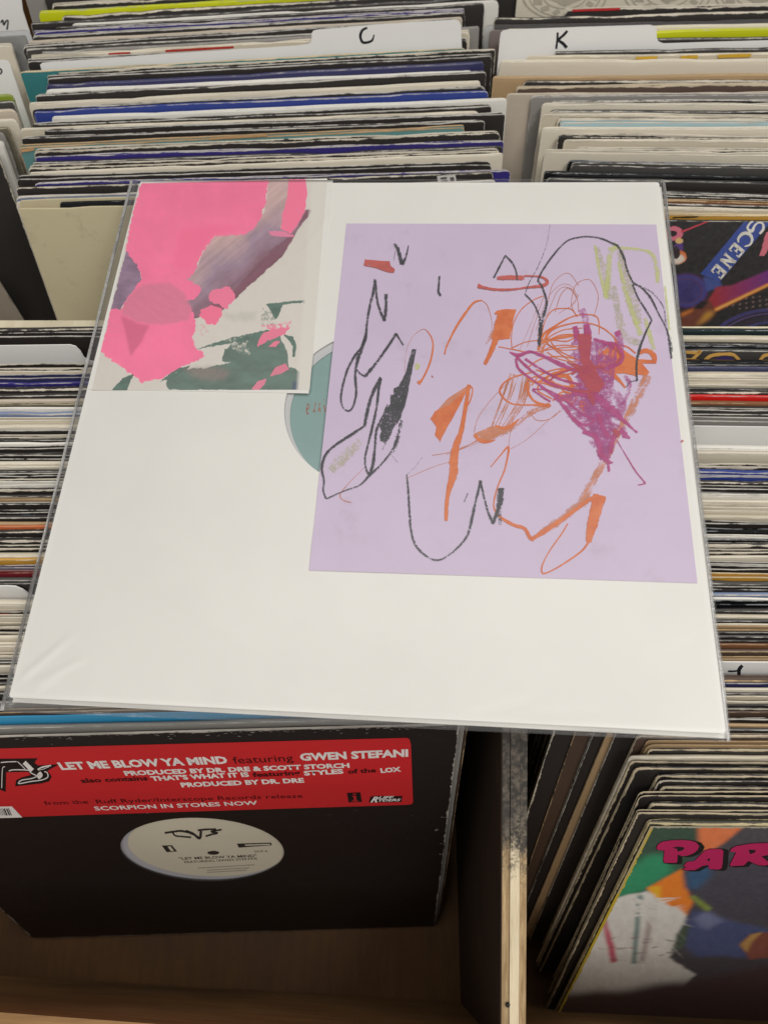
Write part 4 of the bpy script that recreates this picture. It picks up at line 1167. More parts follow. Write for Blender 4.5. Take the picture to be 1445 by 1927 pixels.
# circle through three measured points of the hole's rim
pa, pb, pc = [np.array(SLEEVE.px(*p)) for p in ((630, 641), (535, 772), (600, 888))]
def circ(a, b, c):
    A = 2 * np.array([b - a, c - a]); B = np.array([b @ b - a @ a, c @ c - a @ a])
    o = np.linalg.solve(A, B); return o, np.linalg.norm(o - a)
HO, HR = circ(pa, pb, pc)
la, lb, lc = [np.array(SLEEVE.px(*p)) for p in ((630, 656), (545, 780), (600, 888))]
LO, LR = circ(la, lb, lc)
def board_with_hole(name, x0, y0, x1, y1, z0, z1, o, r, mat, parent, n=96):
    bm = bmesh.new()
    def ring(pts, z): return [bm.verts.new((p[0], p[1], z)) for p in pts]
    rr = 0.0015; out = []
    for cx, cy, a0 in ((x1 - rr, y1 - rr, 0), (x0 + rr, y1 - rr, 90), (x0 + rr, y0 + rr, 180), (x1 - rr, y0 + rr, 270)):
        for k in range(5):
            t = math.radians(a0 + 90 * k / 4); out.append((cx + rr * math.cos(t), cy + rr * math.sin(t)))
    hp = [(o[0] + r * math.cos(t), o[1] + r * math.sin(t)) for t in np.linspace(0, 2 * math.pi, n, endpoint=False)]
    ot, ob = ring(out, z1), ring(out, z0); ht, hb = ring(hp, z1), ring(hp, z0)
    for A, B in ((ob, ot), (ht, hb)):
        k = len(A)
        for i in range(k): bm.faces.new((A[i], A[(i + 1) % k], B[(i + 1) % k], B[i]))
    for A, B in ((ot, ht), (ob, hb)):
        ed = []
        for R_ in (A, B):
            for i in range(len(R_)): ed.append(bm.edges.get((R_[i], R_[(i + 1) % len(R_)])))
        bmesh.ops.triangle_fill(bm, use_beauty=True, edges=ed)
    bmesh.ops.recalc_face_normals(bm, faces=bm.faces[:])
    me = bpy.data.meshes.new(name); bm.to_mesh(me); bm.free(); me.materials.append(mat)
    ob_ = bpy.data.objects.new(name, me); COL.objects.link(ob_); ob_.parent = parent
    return ob_
board_with_hole('front_board', 0, 0, SW, SW, -0.0007, 0.0, HO, HR, TBOARD, jk)
box('back_board', (0.0006, -0.0016, -0.0036), (SW + 0.0022, SW - 0.0006, -0.0029), TBOARD, jk)
board_with_hole('inner_sleeve', 0.006, 0.006, SW - 0.004, SW - 0.006, -0.0016, -0.0013, LO, LR, paper_mat(rgb(196, 196, 196), 0.05, 0.6, 300, 'inner sleeve'), jk)
n = 80
lab = mesh_obj('record_label', [(LO[0] + (LR + .002) * math.cos(t), LO[1] + (LR + .002) * math.sin(t), -0.0019) for t in np.linspace(0, 2 * math.pi, n, endpoint=False)],
               [tuple(range(n))], paper_mat(rgb(134, 162, 158), 0.10, 0.36, 300, 'teal label'), jk)
pr = Print(SLEEVE); Qe = zc((500, 620), 6.424)
for pts in ([(490, 950), (520, 920), (515, 880), (495, 890), (490, 960), (500, 1000), (515, 990)], [(565, 975), (580, 950), (600, 860)], [(575, 960), (600, 975)], [(630, 970), (640, 890), (655, 870)], [(650, 920), (655, 975)], [(700, 890), (705, 930), (715, 960), (705, 975)], [(695, 830), (705, 825)], [(750, 990), (755, 900), (762, 830)]):
    pr.ribbon(Qe(pts), 2.0, n=5)
pr.build('lettering', stroke_mat('red pencil', rgb(164, 96, 78), 0.34), jk, -0.0019 + LAYER)

# --- the lilac drawing
LIL = SLEEVE.px
dr = empty('drawing', MS)
tag(dr, 'lilac paper sheet with a crayon and felt pen scribble drawing on the white jacket', 'drawing')
cor = [LIL(652, 421), LIL(1234, 423), LIL(1311, 1098), LIL(582, 1074)]
nx = 60
aa, bb = np.meshgrid(np.linspace(0, 1, nx), np.linspace(0, 1, nx))
UVp = ((1 - aa) * (1 - bb))[..., None] * np.array(cor[0]) + (aa * (1 - bb))[..., None] * np.array(cor[1]) + (aa * bb)[..., None] * np.array(cor[2]) + ((1 - aa) * bb)[..., None] * np.array(cor[3])
def buckle(u, v):
    """gentle cockle of the paper, most of it near its lower edge"""
    k = np.clip((0.16 - v) / 0.10, 0, 1)
    c = np.clip(1 - u / 0.2, 0, 1)
    return 0.00025 + 0.00012 * fbm(u * 30, v * 30, 4, 3) + 0.0009 * k * (0.5 + fbm(u * 34 + v * 24, v * 60 - u * 20, 3, 3) * 1.6) * (0.6 + c)
zz = buckle(UVp[..., 0], UVp[..., 1])
vs = np.concatenate([UVp, zz[..., None]], axis=2).reshape(-1, 3)
ii = np.arange(nx * nx).reshape(nx, nx)
fs = np.stack([ii[1:, :-1], ii[1:, 1:], ii[:-1, 1:], ii[:-1, :-1]], -1).reshape(-1, 4).tolist()
LILAC = paper_mat(rgb(208, 190, 214), 0.06, 0.78, 420, 'lilac paper', stain=rgb(190, 172, 192))
mesh_obj('paper_sheet', vs.tolist(), fs, LILAC, dr, smooth=True)
A = zc((580, 400), 3.803); B = zc((900, 400), 3.6125); C_ = zc((580, 700), 3.803); D = zc((860, 700), 3.0104); E_ = zc((950, 560), 4.817)
SA, SB, SCc, SD, SE = 3.803, 3.6125, 3.803, 3.0104, 4.817
def drape(o):
    me = o.data; co = np.empty(len(me.vertices) * 3, np.float32); me.vertices.foreach_get('co', co); co = co.reshape(-1, 3)
    co[:, 2] += buckle(co[:, 0], co[:, 1]); me.vertices.foreach_set('co', co.ravel()); me.update()
pencil = stroke_mat('charcoal crayon', rgb(66, 66, 70), 0.385, 0.0, 1000, alpha=0.96)
pencil_l = stroke_mat('charcoal crayon light', rgb(92, 90, 96), 0.47, 0.0, 1000, alpha=0.8)
orange = stroke_mat('orange felt pen', rgb(220, 122, 70), 0.27, 0.45, 700, rgb(208, 104, 56), alpha=0.97)
orange_l = stroke_mat('orange felt pen dry', rgb(222, 142, 104), 0.475, 0.6, 1000, alpha=0.85)
mag = stroke_mat('magenta felt pen', rgb(190, 76, 140), 0.37, 0.45, 800, rgb(176, 64, 116), alpha=0.88, soft=0.14)
mag_l = stroke_mat('magenta felt pen dry', rgb(196, 92, 160), 0.46, 0.45, 900, alpha=0.72, soft=0.16)
mixm = stroke_mat('magenta over orange', rgb(190, 78, 86), 0.36, 0.3, 700, rgb(180, 70, 96), alpha=0.85)
coral = stroke_mat('coral felt pen', rgb(202, 98, 90), 0.33, 0.4, 800, alpha=0.95)
lime = stroke_mat('lime highlighter', rgb(214, 218, 148), 0.41, 0.4, 600, rgb(212, 216, 140), alpha=0.66, soft=0.14)
lime_l = stroke_mat('lime highlighter faint', rgb(204, 200, 158), 0.46, 0.2, 500, alpha=0.55, soft=0.2)
thin = stroke_mat('thin orange line', rgb(206, 132, 106), 0.34, 0.2, 900, alpha=0.9)
zl = 0.0
def layer(name, mat, fn):
    global zl
    zl += LAYER
    p = Print(SLEEVE); fn(p); o = p.build(name, mat, dr, zl); drape(o)
def R_(p, Z, S, pts, w, **k):
    p.ribbon(Z(pts), [x / S for x in w] if hasattr(w, '__len__') else w / S, **k)
def f_lime(p):
    for pts, w in (([(940, 215), (890, 300), (880, 440), (862, 580)], 45), ([(880, 250), (980, 245), (1100, 255), (1180, 290), (1212, 400), (1215, 480)], [30, 22, 22, 30, 34, 26]),
                   ([(950, 340), (1000, 550), (1060, 720), (1100, 840)], [20, 40, 45, 42]), ([(1130, 720), (1160, 830), (1190, 935)], [25, 40, 35]), ([(1265, 500), (1280, 640), (1295, 800)], 16), ([(790, 225), (820, 400), (870, 590)], [18, 26, 26])):
        R_(p, B, SB, pts, w)
    R_(p, A, SA, [(775, 1080), (778, 1105), (775, 1130)], [20, 45, 20])
def f_lime2(p):
    for pts, w in (([(920, 500), (950, 700), (1000, 850), (1100, 890)], [40, 60, 60, 50]), ([(960, 260), (1030, 560), (1090, 760)], [50, 90, 70]), ([(800, 240), (860, 420), (900, 590)], 50)):
        R_(p, B, SB, pts, w)
    R_(p, C_, SCc, [(160, 710), (250, 620), (375, 500)], [60, 85, 70])
layer('highlighter_strokes', lime_l, f_lime2)
layer('highlighter_strokes', lime, f_lime)
def f_thin(p):
    for pts, w in (([(200, 450), (280, 200), (360, -40)], 5), ([(130, 480), (230, 250), (300, 60)], 3), ([(330, 300), (420, 60), (480, -60), (560, -90), (640, 0), (600, 80)], 5),
                   ([(280, 300), (380, 20), (500, -110), (600, -100), (660, 0)], 4), ([(640, 160), (600, 60), (640, -110), (760, -160), (830, -60), (840, 40), (800, 180)], 7), ([(480, 150), (620, 60), (670, -30)], 4)):
        R_(p, E_, SE, pts, w)
    R_(p, B, SB, [(470, 620), (500, 500), (560, 430), (620, 420), (680, 500)], 4)
    R_(p, B, SB, [(520, 680), (560, 560), (620, 515), (670, 590), (680, 680)], 5)
    R_(p, A, SA, [(690, 1150), (700, 1000), (750, 890), (820, 838), (860, 860)], [2, 2, 3, 5, 8])
    R_(p, A, SA, [(1240, 632), (1280, 670), (1310, 770), (1310, 830)], [9, 7, 4, 3])
    for pts, w in (([(300, 440), (400, 380), (500, 290), (580, 220)], 2.6), ([(410, 230), (450, 275), (520, 270), (590, 220)], 5), ([(0, 440), (100, 400), (210, 330)], 4), ([(-60, 470), (100, 410), (260, 330)], 3), ([(95, 345), (120, 260), (200, 150), (330, 20)], 3.5), ([(290, 430), (300, 350), (320, 300)], 3)):
        R_(p, D, SD, pts, w)
    R_(p, C_, SCc, [(885, 600), (1000, 580), (1120, 540), (1240, 470)], 6)
    R_(p, C_, SCc, [(700, 765), (900, 680), (1040, 640)], 4)
    R_(p, C_, SCc, [(410, 680), (300, 790), (230, 880), (250, 920), (310, 940)], [3, 4, 7, 7, 8])
layer('thin_pen_lines', thin, f_thin)
def f_orl(p):
    for k in range(9):
        t = (k + 0.7 * math.sin(k * 5.3)) / 8; R_(p, D, SD, [(300 + 130 * t, 10 + 30 * t), (250 + 150 * t + 9 * math.sin(k * 3.7), 160 + 20 * t), (195 + 110 * t, 310)], [5 + 5 * (k % 3), 14 - 4 * (k % 2), 8])
    p.poly(D([(195, 308), (300, 320), (170, 400), (95, 352)]))
    for pts, w in (([(1080, 20), (1000, 180), (900, 370), (800, 560), (690, 760)], [66, 62, 58, 58, 60]), ([(520, 190), (420, 230), (310, 320), (200, 380)], 40), ([(430, 945), (560, 860), (660, 780), (760, 710)], [24, 60, 60, 50])):
        R_(p, D, SD, pts, w)
    R_(p, B, SB, [(140, 700), (90, 830), (50, 900)], [30, 36, 14])
    p.poly(C_([(1150, 95), (1100, 210), (1000, 390), (950, 470), (900, 300), (1000, 190)]))
    R_(p, E_, SE, [(300, 330), (340, 420), (330, 520)], 40)
layer('dry_pen_strokes', orange_l, f_orl)
def f_or(p):
    R_(p, A, SA, [(975, 1020), (990, 960), (1060, 820), (1140, 700), (1190, 645), (1240, 632)], [10, 12, 16, 18, 14, 10])
    R_(p, A, SA, [(850, 850), (882, 900), (892, 970), (870, 1080), (820, 1190), (785, 1228)], [6, 10, 12, 13, 14, 34])
    p.poly(B([(105, 690), (125, 672), (180, 660), (255, 662), (245, 700), (235, 745), (212, 862), (150, 868), (90, 868), (105, 800), (130, 700)]), rough=0.35, sub=3)
    R_(p, B, SB, [(120, 860), (80, 960), (42, 1036)], [42, 32, 24])
    R_(p, C_, SCc, [(1150, 95), (1125, 250), (1095, 420), (1055, 540), (1040, 640), (1036, 740), (1005, 850), (990, 950), (985, 1070)], [26, 30, 34, 52, 62, 58, 36, 30, 22])
    p.poly(C_([(1130, 130), (1080, 250), (1000, 390), (942, 503), (905, 455), (917, 395), (872, 338), (905, 285), (1010, 235)]), rough=0.4, sub=3)
    R_(p, C_, SCc, [(1150, 95), (1175, 130), (1155, 215), (1120, 260)], [10, 9, 10, 10])
    R_(p, D, SD, [(95, 358), (130, 390), (170, 398), (215, 388)], [16, 22, 18, 6]); R_(p, D, SD, [(215, 308), (265, 320), (300, 310), (350, 270)], [10, 18, 20, 8])
    R_(p, D, SD, [(440, 0), (300, 40), (242, 100), (262, 150), (320, 185), (420, 190), (525, 192)], [8, 9, 11, 10, 8, 10, 22]); R_(p, D, SD, [(400, 30), (400, 110), (440, 170), (530, 195)], [10, 14, 12, 10])
    R_(p, D, SD, [(190, 540), (240, 480), (290, 430), (270, 550), (230, 650), (207, 740), (215, 790), (250, 830), (320, 870), (380, 890), (410, 940), (435, 952)], [5, 7, 12, 9, 8, 8, 9, 16, 20, 20, 22, 26])
    R_(p, D, SD, [(430, 945), (540, 875), (660, 790), (740, 730), (800, 705)], [22, 26, 22, 20, 30]); R_(p, D, SD, [(805, 700), (785, 780), (765, 860), (750, 920), (742, 968)], [74, 70, 60, 44, 30])
    R_(p, D, SD, [(742, 968), (700, 1020), (600, 1090), (520, 1135), (482, 1142), (480, 1100), (520, 1020), (590, 920), (625, 860)], [12, 11, 9, 8, 9, 8, 7, 8, 6])
    p.poly(B([(930, 890), (1000, 950), (1080, 1000), (1190, 1005), (1195, 1030), (1110, 1030), (1160, 1090), (1140, 1112), (1000, 1100), (850, 1095), (790, 1065), (850, 1000)]), rough=0.4, sub=3)
    R_(p, B, SB, [(1085, 965), (1120, 945), (1160, 950), (1192, 985), (1190, 1030)], [20, 30, 34, 36, 30]); R_(p, B, SB, [(880, 1080), (950, 1140), (995, 1195)], [40, 24, 12])
    for pts, w in (([(60, 460), (58, 350), (80, 230), (150, 110), (250, 30), (340, -10)], 8), ([(300, 480), (340, 350), (440, 270), (600, 180), (740, 158), (830, 180), (852, 260), (848, 340)], [26, 26, 18, 12, 10, 10, 9, 6]),
                   ([(340, 420), (420, 300), (600, 240), (750, 236), (880, 280), (980, 360), (1010, 420)], [30, 20, 13, 11, 12, 14, 30]), ([(60, 462), (180, 410), (320, 390), (520, 370), (700, 335)], [9, 8, 10, 14, 12]), ([(-60, 450), (100, 480), (240, 500), (500, 460), (700, 450)], 9),
                   ([(320, 400), (360, 220), (430, 120), (520, 103), (600, 112), (655, 180)], 9), ([(380, 400), (500, 345), (640, 345), (560, 400), (420, 395), (480, 480), (640, 560)], 11), ([(330, 380), (480, 500), (620, 600), (700, 640)], 10), ([(860, 620), (840, 560), (920, 490), (1010, 450), (1060, 560), (960, 620), (850, 640)], [30, 40, 50, 60, 50, 40, 40]),
                   ([(330, 470), (430, 380), (600, 350), (760, 380), (700, 460), (520, 480), (400, 440), (380, 380), (520, 300), (700, 280)], 10), ([(300, 520), (420, 450), (600, 440), (740, 500), (640, 580), (480, 560), (380, 500)], 9), ([(200, 640), (330, 560), (520, 540), (700, 590), (600, 690), (420, 700), (280, 660)], 12),
                   ([(240, 800), (330, 700), (520, 650), (720, 700), (660, 800), (480, 820), (330, 780), (300, 850), (420, 920)], 13), ([(180, 860), (190, 780), (280, 720), (420, 760), (560, 880), (600, 960)], 12), ([(860, 400), (900, 440), (850, 500), (920, 540), (870, 590)], 9), ([(430, 940), (520, 860), (640, 900), (600, 980)], 14),
                   ([(200, 740), (300, 770), (450, 690), (700, 640), (900, 620)], 24), ([(330, 740), (460, 800), (600, 820), (560, 720), (420, 720)], [30, 44, 40, 40, 30]), ([(470, 900), (560, 920), (600, 900)], 60), ([(680, 940), (720, 1000), (745, 1040)], [60, 80, 50]), ([(1000, 430), (1100, 450), (1180, 510)], 14), ([(780, 640), (1000, 650), (1200, 690)], 60)):
        R_(p, E_, SE, pts, w)
layer('felt_pen_strokes', orange, f_or)
def f_magl(p):
    Lf = [(600, 420), (610, 520), (600, 620), (640, 720), (620, 850), (440, 930), (520, 1010), (590, 1080), (660, 1150), (720, 1230), (780, 1330), (850, 1450)]
    Rg = [(960, 430), (1000, 560), (930, 660), (960, 740), (930, 820), (900, 900), (980, 1010), (1000, 1080), (1030, 1180), (1010, 1270), (980, 1350), (950, 1430)]
    zig = []
    for a, b in zip(Lf, Rg): zig += [a, b]
    p.ribbon(E_(zig), [9 + 4 * ((k * 7) % 3) for k in range(len(zig))], n=4)
    for k in range(10):
        t = k / 9; p.ribbon(E_([(620 + 380 * t, 480 + 60 * math.sin(k * 2.1)), (680 + 280 * t, 800), (760 + 190 * t, 1120 + 40 * math.sin(k)), (870 + 70 * t, 1420)]), [7, 10, 9, 6], n=5)
    for pts, w in (([(690, 110), (720, 180), (735, 300)], [80, 85, 60]), ([(1015, 310), (1040, 420), (1050, 520)], [80, 80, 60]), ([(1080, 710), (1125, 790), (1100, 900), (1060, 980)], [40, 50, 40, 40]), ([(960, 850), (1050, 950), (1020, 1120)], [90, 110, 90]), ([(1050, 1180), (1090, 1270)], 70)):
        R_(p, E_, SE, pts, w)
layer('dry_magenta_strokes', mag_l, f_magl)
def f_mag(p):
    for pts, w in (([(40, 500), (120, 530), (250, 500), (500, 600), (750, 720), (900, 830)], [14, 40, 26, 26, 34, 50]), ([(100, 540), (250, 680), (420, 790), (640, 850), (850, 860)], [30, 26, 30, 34, 40]), ([(95, 560), (130, 660), (300, 790), (480, 930), (620, 1110), (750, 1230)], [26, 26, 24, 40, 40, 30]),
                   ([(210, 485), (400, 570), (600, 660), (850, 700)], [14, 26, 30, 40]), ([(180, 560), (300, 640), (480, 740), (700, 800)], 24), ([(245, 840), (330, 900), (410, 950)], [20, 22, 18]), ([(250, 835), (400, 850), (560, 950), (680, 1050), (830, 1130)], [16, 18, 24, 22, 18]), ([(600, 870), (800, 900), (940, 1000), (1060, 1110), (1195, 1230)], [30, 70, 80, 44, 18]),
                   ([(630, 265), (645, 330), (650, 400)], [50, 60, 60]), ([(735, 245), (745, 310), (750, 380)], [64, 72, 90]), ([(1010, 308), (1030, 350)], 60), ([(620, 1100), (720, 1160), (800, 1130)], 22), ([(700, 1220), (800, 1260), (850, 1340), (860, 1420), (940, 1498), (980, 1497)], [40, 50, 60, 60, 44, 5]), ([(840, 1060), (880, 1180), (940, 1280)], [60, 40, 40]),
                   ([(990, 1240), (960, 1340), (950, 1420)], [40, 50, 40]), ([(1040, 1200), (1090, 1260), (1130, 1280)], [60, 50, 20]), ([(880, 430), (980, 420), (1060, 520), (1030, 600), (930, 640)], [26, 26, 40, 44, 40]), ([(930, 1500), (940, 1584)], 26), ([(1010, 1300), (1100, 1450), (1180, 1580), (1260, 1680), (1250, 1695), (1200, 1705)], [10, 11, 14, 16, 13, 9]), ([(800, 380), (920, 420), (990, 470)], 30)):
        R_(p, E_, SE, pts, w)
layer('magenta_strokes', mag, f_mag)
def f_mix(p):
    p.poly(E_([(650, 340), (770, 335), (785, 440), (765, 560), (840, 690), (900, 790), (860, 850), (780, 870), (720, 820), (660, 700), (700, 620), (665, 480)]), rough=0.8, sub=4)
    for pts, w in (([(560, 590), (660, 640), (780, 700), (880, 800)], [20, 50, 60, 40]), ([(980, 1200), (1030, 1260)], 50), ([(640, 640), (480, 700), (400, 760)], 20), ([(760, 860), (780, 920), (800, 980)], [50, 60, 30]), ([(600, 700), (720, 640), (900, 640)], 26), ([(560, 830), (700, 860), (860, 850)], 30), ([(1000, 470), (1050, 540), (1000, 610)], 26)): R_(p, E_, SE, pts, w)
layer('overlapping_strokes', mixm, f_mix)
def f_cor(p):
    p.poly(A([(405, 340), (500, 350), (582, 355), (592, 388), (620, 412), (615, 438), (560, 430), (480, 402), (400, 385)]), rough=0.3, sub=3)
    R_(p, B, SB, [(125, 452), (200, 448), (310, 450)], [22, 34, 30]); R_(p, B, SB, [(-5, 500), (80, 525), (200, 530), (330, 515), (440, 500), (465, 472), (420, 442), (310, 435)], [26, 20, 16, 16, 24, 22, 14, 12])
    R_(p, B, SB, [(-5, 515), (60, 520)], 14)
    p.ribbon([(812, 708), (815, 712)], 2, n=2); p.ribbon([(1280, 833), (1284, 830)], 3, n=2)
layer('coral_strokes', coral, f_cor)
def f_penl(p):
    R_(p, C_, SCc, [(668, 350), (645, 460), (605, 580)], [26, 40, 24]); R_(p, C_, SCc, [(815, 615), (760, 690), (705, 740)], 3); R_(p, C_, SCc, [(590, 590), (640, 652)], 4)
    R_(p, B, SB, [(485, 85), (460, 230), (400, 380), (345, 480), (315, 560)], [3, 4, 6, 7, 10]); R_(p, B, SB, [(1050, 490), (1120, 515), (1190, 560), (1255, 650), (1270, 760), (1290, 880)], 8)
    R_(p, D, SD, [(240, 660), (235, 780), (245, 870)], [30, 36, 20]); R_(p, A, SA, [(612, 350), (622, 290), (625, 235)], 4)
    R_(p, C_, SCc, [(560, 500), (530, 570)], 14); R_(p, B, SB, [(1280, 800), (1300, 900), (1308, 1000)], [10, 30, 18])
    R_(p, D, SD, [(60, 690), (40, 740)], 6)
layer('light_crayon_strokes', pencil_l, f_penl)
def f_pen(p):
    R_(p, A, SA, [(615, 230), (640, 265), (672, 375)], [18, 26, 30]); R_(p, A, SA, [(672, 378), (700, 320), (718, 240)], [28, 18, 5])
    R_(p, A, SA, [(938, 462), (933, 540), (932, 575), (948, 602)], [12, 15, 18, 16])
    R_(p, A, SA, [(480, 482), (468, 570), (440, 680), (422, 800), (412, 890), (392, 960), (350, 1010), (300, 1090), (262, 1190), (240, 1290), (236, 1350), (255, 1405), (292, 1425), (325, 1385), (345, 1290), (338, 1180), (350, 1080), (378, 990), (412, 900)], [20, 22, 20, 18, 22, 22, 20, 18, 17, 17, 16, 12, 13, 16, 18, 20, 24, 28, 24])
    R_(p, A, SA, [(482, 490), (492, 620), (512, 700), (545, 780)], [14, 16, 18, 22]); R_(p, A, SA, [(545, 782), (556, 700), (558, 590)], [22, 24, 26])
    R_(p, A, SA, [(350, 1130), (375, 1160), (410, 1178)], [10, 12, 18]); R_(p, A, SA, [(408, 1178), (480, 1090), (560, 980), (630, 872)], [24, 22, 22, 20]); R_(p, A, SA, [(630, 872), (655, 915), (680, 954)], [16, 11, 10])
    R_(p, C_, SCc, [(520, 45), (470, 140), (430, 260), (405, 390)], [22, 26, 26, 22])
    R_(p, C_, SCc, [(405, 390), (300, 460), (180, 540), (120, 610), (100, 700), (115, 780), (110, 850), (130, 915)], [16, 20, 20, 19, 18, 15, 12, 14]); R_(p, C_, SCc, [(130, 915), (250, 860), (370, 815), (440, 745), (520, 670), (590, 580), (640, 480), (655, 370)], [10, 9, 10, 17, 14, 14, 13, 12])
    R_(p, C_, SCc, [(522, 48), (505, 130), (490, 260), (460, 400), (430, 520), (408, 620), (415, 700), (437, 748)], [20, 20, 18, 20, 17, 15, 15, 18]); R_(p, C_, SCc, [(437, 748), (465, 660), (480, 520), (490, 420), (530, 330), (570, 240)], [26, 24, 18, 18, 16, 16])
    p.poly(C_([(700, 10), (715, -60), (745, -158), (772, -158), (755, -60), (735, 40), (715, 150), (690, 250), (665, 330), (640, 370), (600, 420), (590, 470), (555, 512), (520, 500), (510, 470), (525, 430), (510, 395), (555, 290), (588, 230), (590, 168), (612, 170), (612, 122), (650, 106), (670, 60)]), rough=0.5, sub=3)
    R_(p, C_, SCc, [(705, 740), (716, 850), (724, 1000), (738, 1150), (772, 1250), (840, 1320), (905, 1352), (960, 1345)], [9, 15, 17, 18, 17, 15, 13, 13]); R_(p, C_, SCc, [(960, 1345), (1050, 1280), (1130, 1190), (1162, 1090), (1190, 960), (1222, 830), (1232, 782)], [11, 13, 18, 21, 19, 20, 22])
    R_(p, C_, SCc, [(1230, 785), (1245, 850), (1280, 990), (1322, 1092)], [16, 16, 18, 22]); R_(p, C_, SCc, [(1322, 1092), (1355, 990), (1378, 910), (1378, 835)], [20, 30, 42, 44])
    R_(p, B, SB, [(103, 450), (150, 360), (182, 298)], [15, 12, 12]); R_(p, B, SB, [(182, 298), (230, 350), (255, 405), (262, 466)], [11, 11, 11, 12])
    R_(p, B, SB, [(315, 560), (370, 620), (405, 690), (418, 760), (410, 918)], [10, 10, 12, 20, 24])
    R_(p, B, SB, [(414, 900), (428, 760), (455, 660), (460, 600), (435, 520), (402, 465)], [20, 24, 20, 16, 14, 16]); R_(p, B, SB, [(402, 465), (440, 390), (520, 280), (600, 200), (680, 175), (750, 170), (840, 185), (950, 235)], [14, 13, 12, 9, 8, 9, 10, 14])
    R_(p, B, SB, [(945, 232), (985, 310), (1010, 400), (1050, 480), (1110, 520), (1170, 590), (1220, 690), (1275, 800), (1300, 920), (1308, 1000)], [14, 15, 12, 12, 14, 14, 9, 8, 14, 10])
    R_(p, B, SB, [(1045, 495), (1085, 590), (1130, 660), (1175, 735)], [11, 11, 11, 11]); R_(p, B, SB, [(1175, 735), (1130, 830), (1090, 940), (1070, 1040), (1074, 1145)], [11, 15, 17, 19, 14]); R_(p, B, SB, [(1080, 1148), (1030, 1156), (1000, 1195)], [7, 6, 5])
layer('crayon_strokes', pencil, f_pen)

# --- the painted card
pk = empty('art_card', MS)
tag(pk, 'small card with a pink, violet and green brush painting in the jacket corner', 'art card')
pcor = [LIL(263, 346), LIL(616, 337), LIL(583, 734), LIL(174, 735)]
pic = Picture(SLEEVE, pcor, 470, 470, ((160, 320), 3.0104))
X, Y = pic.X, pic.Y
pic.fill(rgb(222, 214, 204))
pic.img *= (1 + fbm(X * .03, Y * .03, 21)[..., None] * 0.05)
PINK = np.array(rgb(255, 118, 160)) * 1.04; HOT = np.array(rgb(255, 104, 150))
br = fbm((X * 0.77 - Y * 0.64) * .004 + 3, (X * .64 + Y * .77) * .055, 31, 4)      # brush streaks down the sweep
t = np.clip((X * 0.62 + Y * 0.78 - 775 + fbm(X * .008, Y * .008, 61) * 160) / 300, 0, 1)[..., None]
beige, lil, mar = np.array(rgb(206, 172, 168)), np.array(rgb(164, 136, 154)), np.array(rgb(130, 82, 98))
sweep = np.where(t < 0.5, beige * (1 - 2 * t) + lil * 2 * t, lil * (2 - 2 * t) + mar * (2 * t - 1))
sweep = sweep * (1 + br[..., None] * 0.45)
pic.poly([(1040, 50), (1160, 50), (1150, 150), (1110, 330), (1190, 300), (1250, 230), (1290, 226), (1265, 262), (1210, 330), (1160, 420), (1110, 500), (940, 650), (780, 798), (610, 845), (560, 790), (540, 745), (560, 690), (580, 610), (640, 540), (690, 430), (740, 375), (960, 330), (1020, 230)], sweep, warp=14, wf=.03)
pic.poly([(1290, 226), (1245, 232), (1190, 360), (1080, 430), (850, 680), (780, 798), (940, 650), (1110, 500), (1165, 415), (1215, 325), (1265, 262)], np.array(rgb(126, 74, 92)) * (1 + br[..., None] * .5), warp=16, wf=.03, soft=1, alpha=.85)
pic.poly([(235, 455), (305, 540), (325, 620), (200, 795), (150, 790), (190, 640)], np.array(rgb(146, 116, 142)) * (1 + fbm(X * .01, Y * .03, 8)[..., None] * .9), warp=16, wf=.04)
pk1 = [(325, 68), (1040, 55), (1032, 150), (1000, 270), (960, 335), (900, 372), (740, 375), (690, 430), (660, 480), (640, 540), (610, 600), (580, 620), (655, 660), (660, 690), (620, 735), (530, 750), (600, 770), (620, 830), (632, 880), (612, 950), (625, 1010), (675, 1035), (672, 1062), (640, 1080), (560, 1110), (500, 1150), (430, 1185), (325, 1206), (270, 1160), (130, 1062), (92, 1030), (110, 960), (150, 785), (200, 795), (320, 620), (300, 540), (232, 455), (270, 260)]
pic.poly(pk1, PINK * (1 + fbm(X * .006, Y * .006, 4)[..., None] * .22 + fbm(X * .05, Y * .05, 6)[..., None] * .05), warp=24, wf=.07)
st2 = fbm(X * .008 + Y * .02, Y * .09 - X * .045, 12)
pic.poly([(330, 650), (480, 640), (565, 700), (605, 780), (590, 850), (450, 880), (300, 862), (205, 810), (250, 720)], np.array(rgb(228, 122, 152)) * (1 + st2[..., None] * .16), warp=14, wf=.04, soft=2, alpha=.9)
pic.poly([(205, 825), (300, 870), (368, 884), (320, 980), (260, 1060), (235, 940)], rgb(222, 96, 134), warp=10, wf=.03, soft=2, alpha=.85)
pic.poly([(540, 330), (760, 310), (900, 330), (720, 380), (600, 560), (500, 560)], HOT, warp=20, wf=.02, soft=6, alpha=.5)
pic.poly([(1155, 50), (1248, 50), (1260, 140), (1245, 240), (1200, 320), (1165, 365), (1110, 335), (1120, 240), (1150, 150)], rgb(255, 120, 158), warp=12, wf=.04)
pic.poly([(1040, 350), (1110, 345), (1190, 375), (1170, 382), (1060, 375)], rgb(238, 130, 166), warp=10, wf=.08)
pic.poly([(715, 690), (760, 678), (798, 655), (845, 690), (850, 730), (810, 790), (760, 770), (705, 745)], rgb(250, 122, 158), warp=34, wf=.035); pic.poly([(665, 790), (710, 765), (770, 780), (782, 830), (740, 878), (690, 868), (655, 825)], rgb(255, 116, 154), warp=26, wf=.04)
pic.poly([(700, 765), (760, 760), (790, 795), (760, 780)], rgb(140, 80, 100), warp=6)
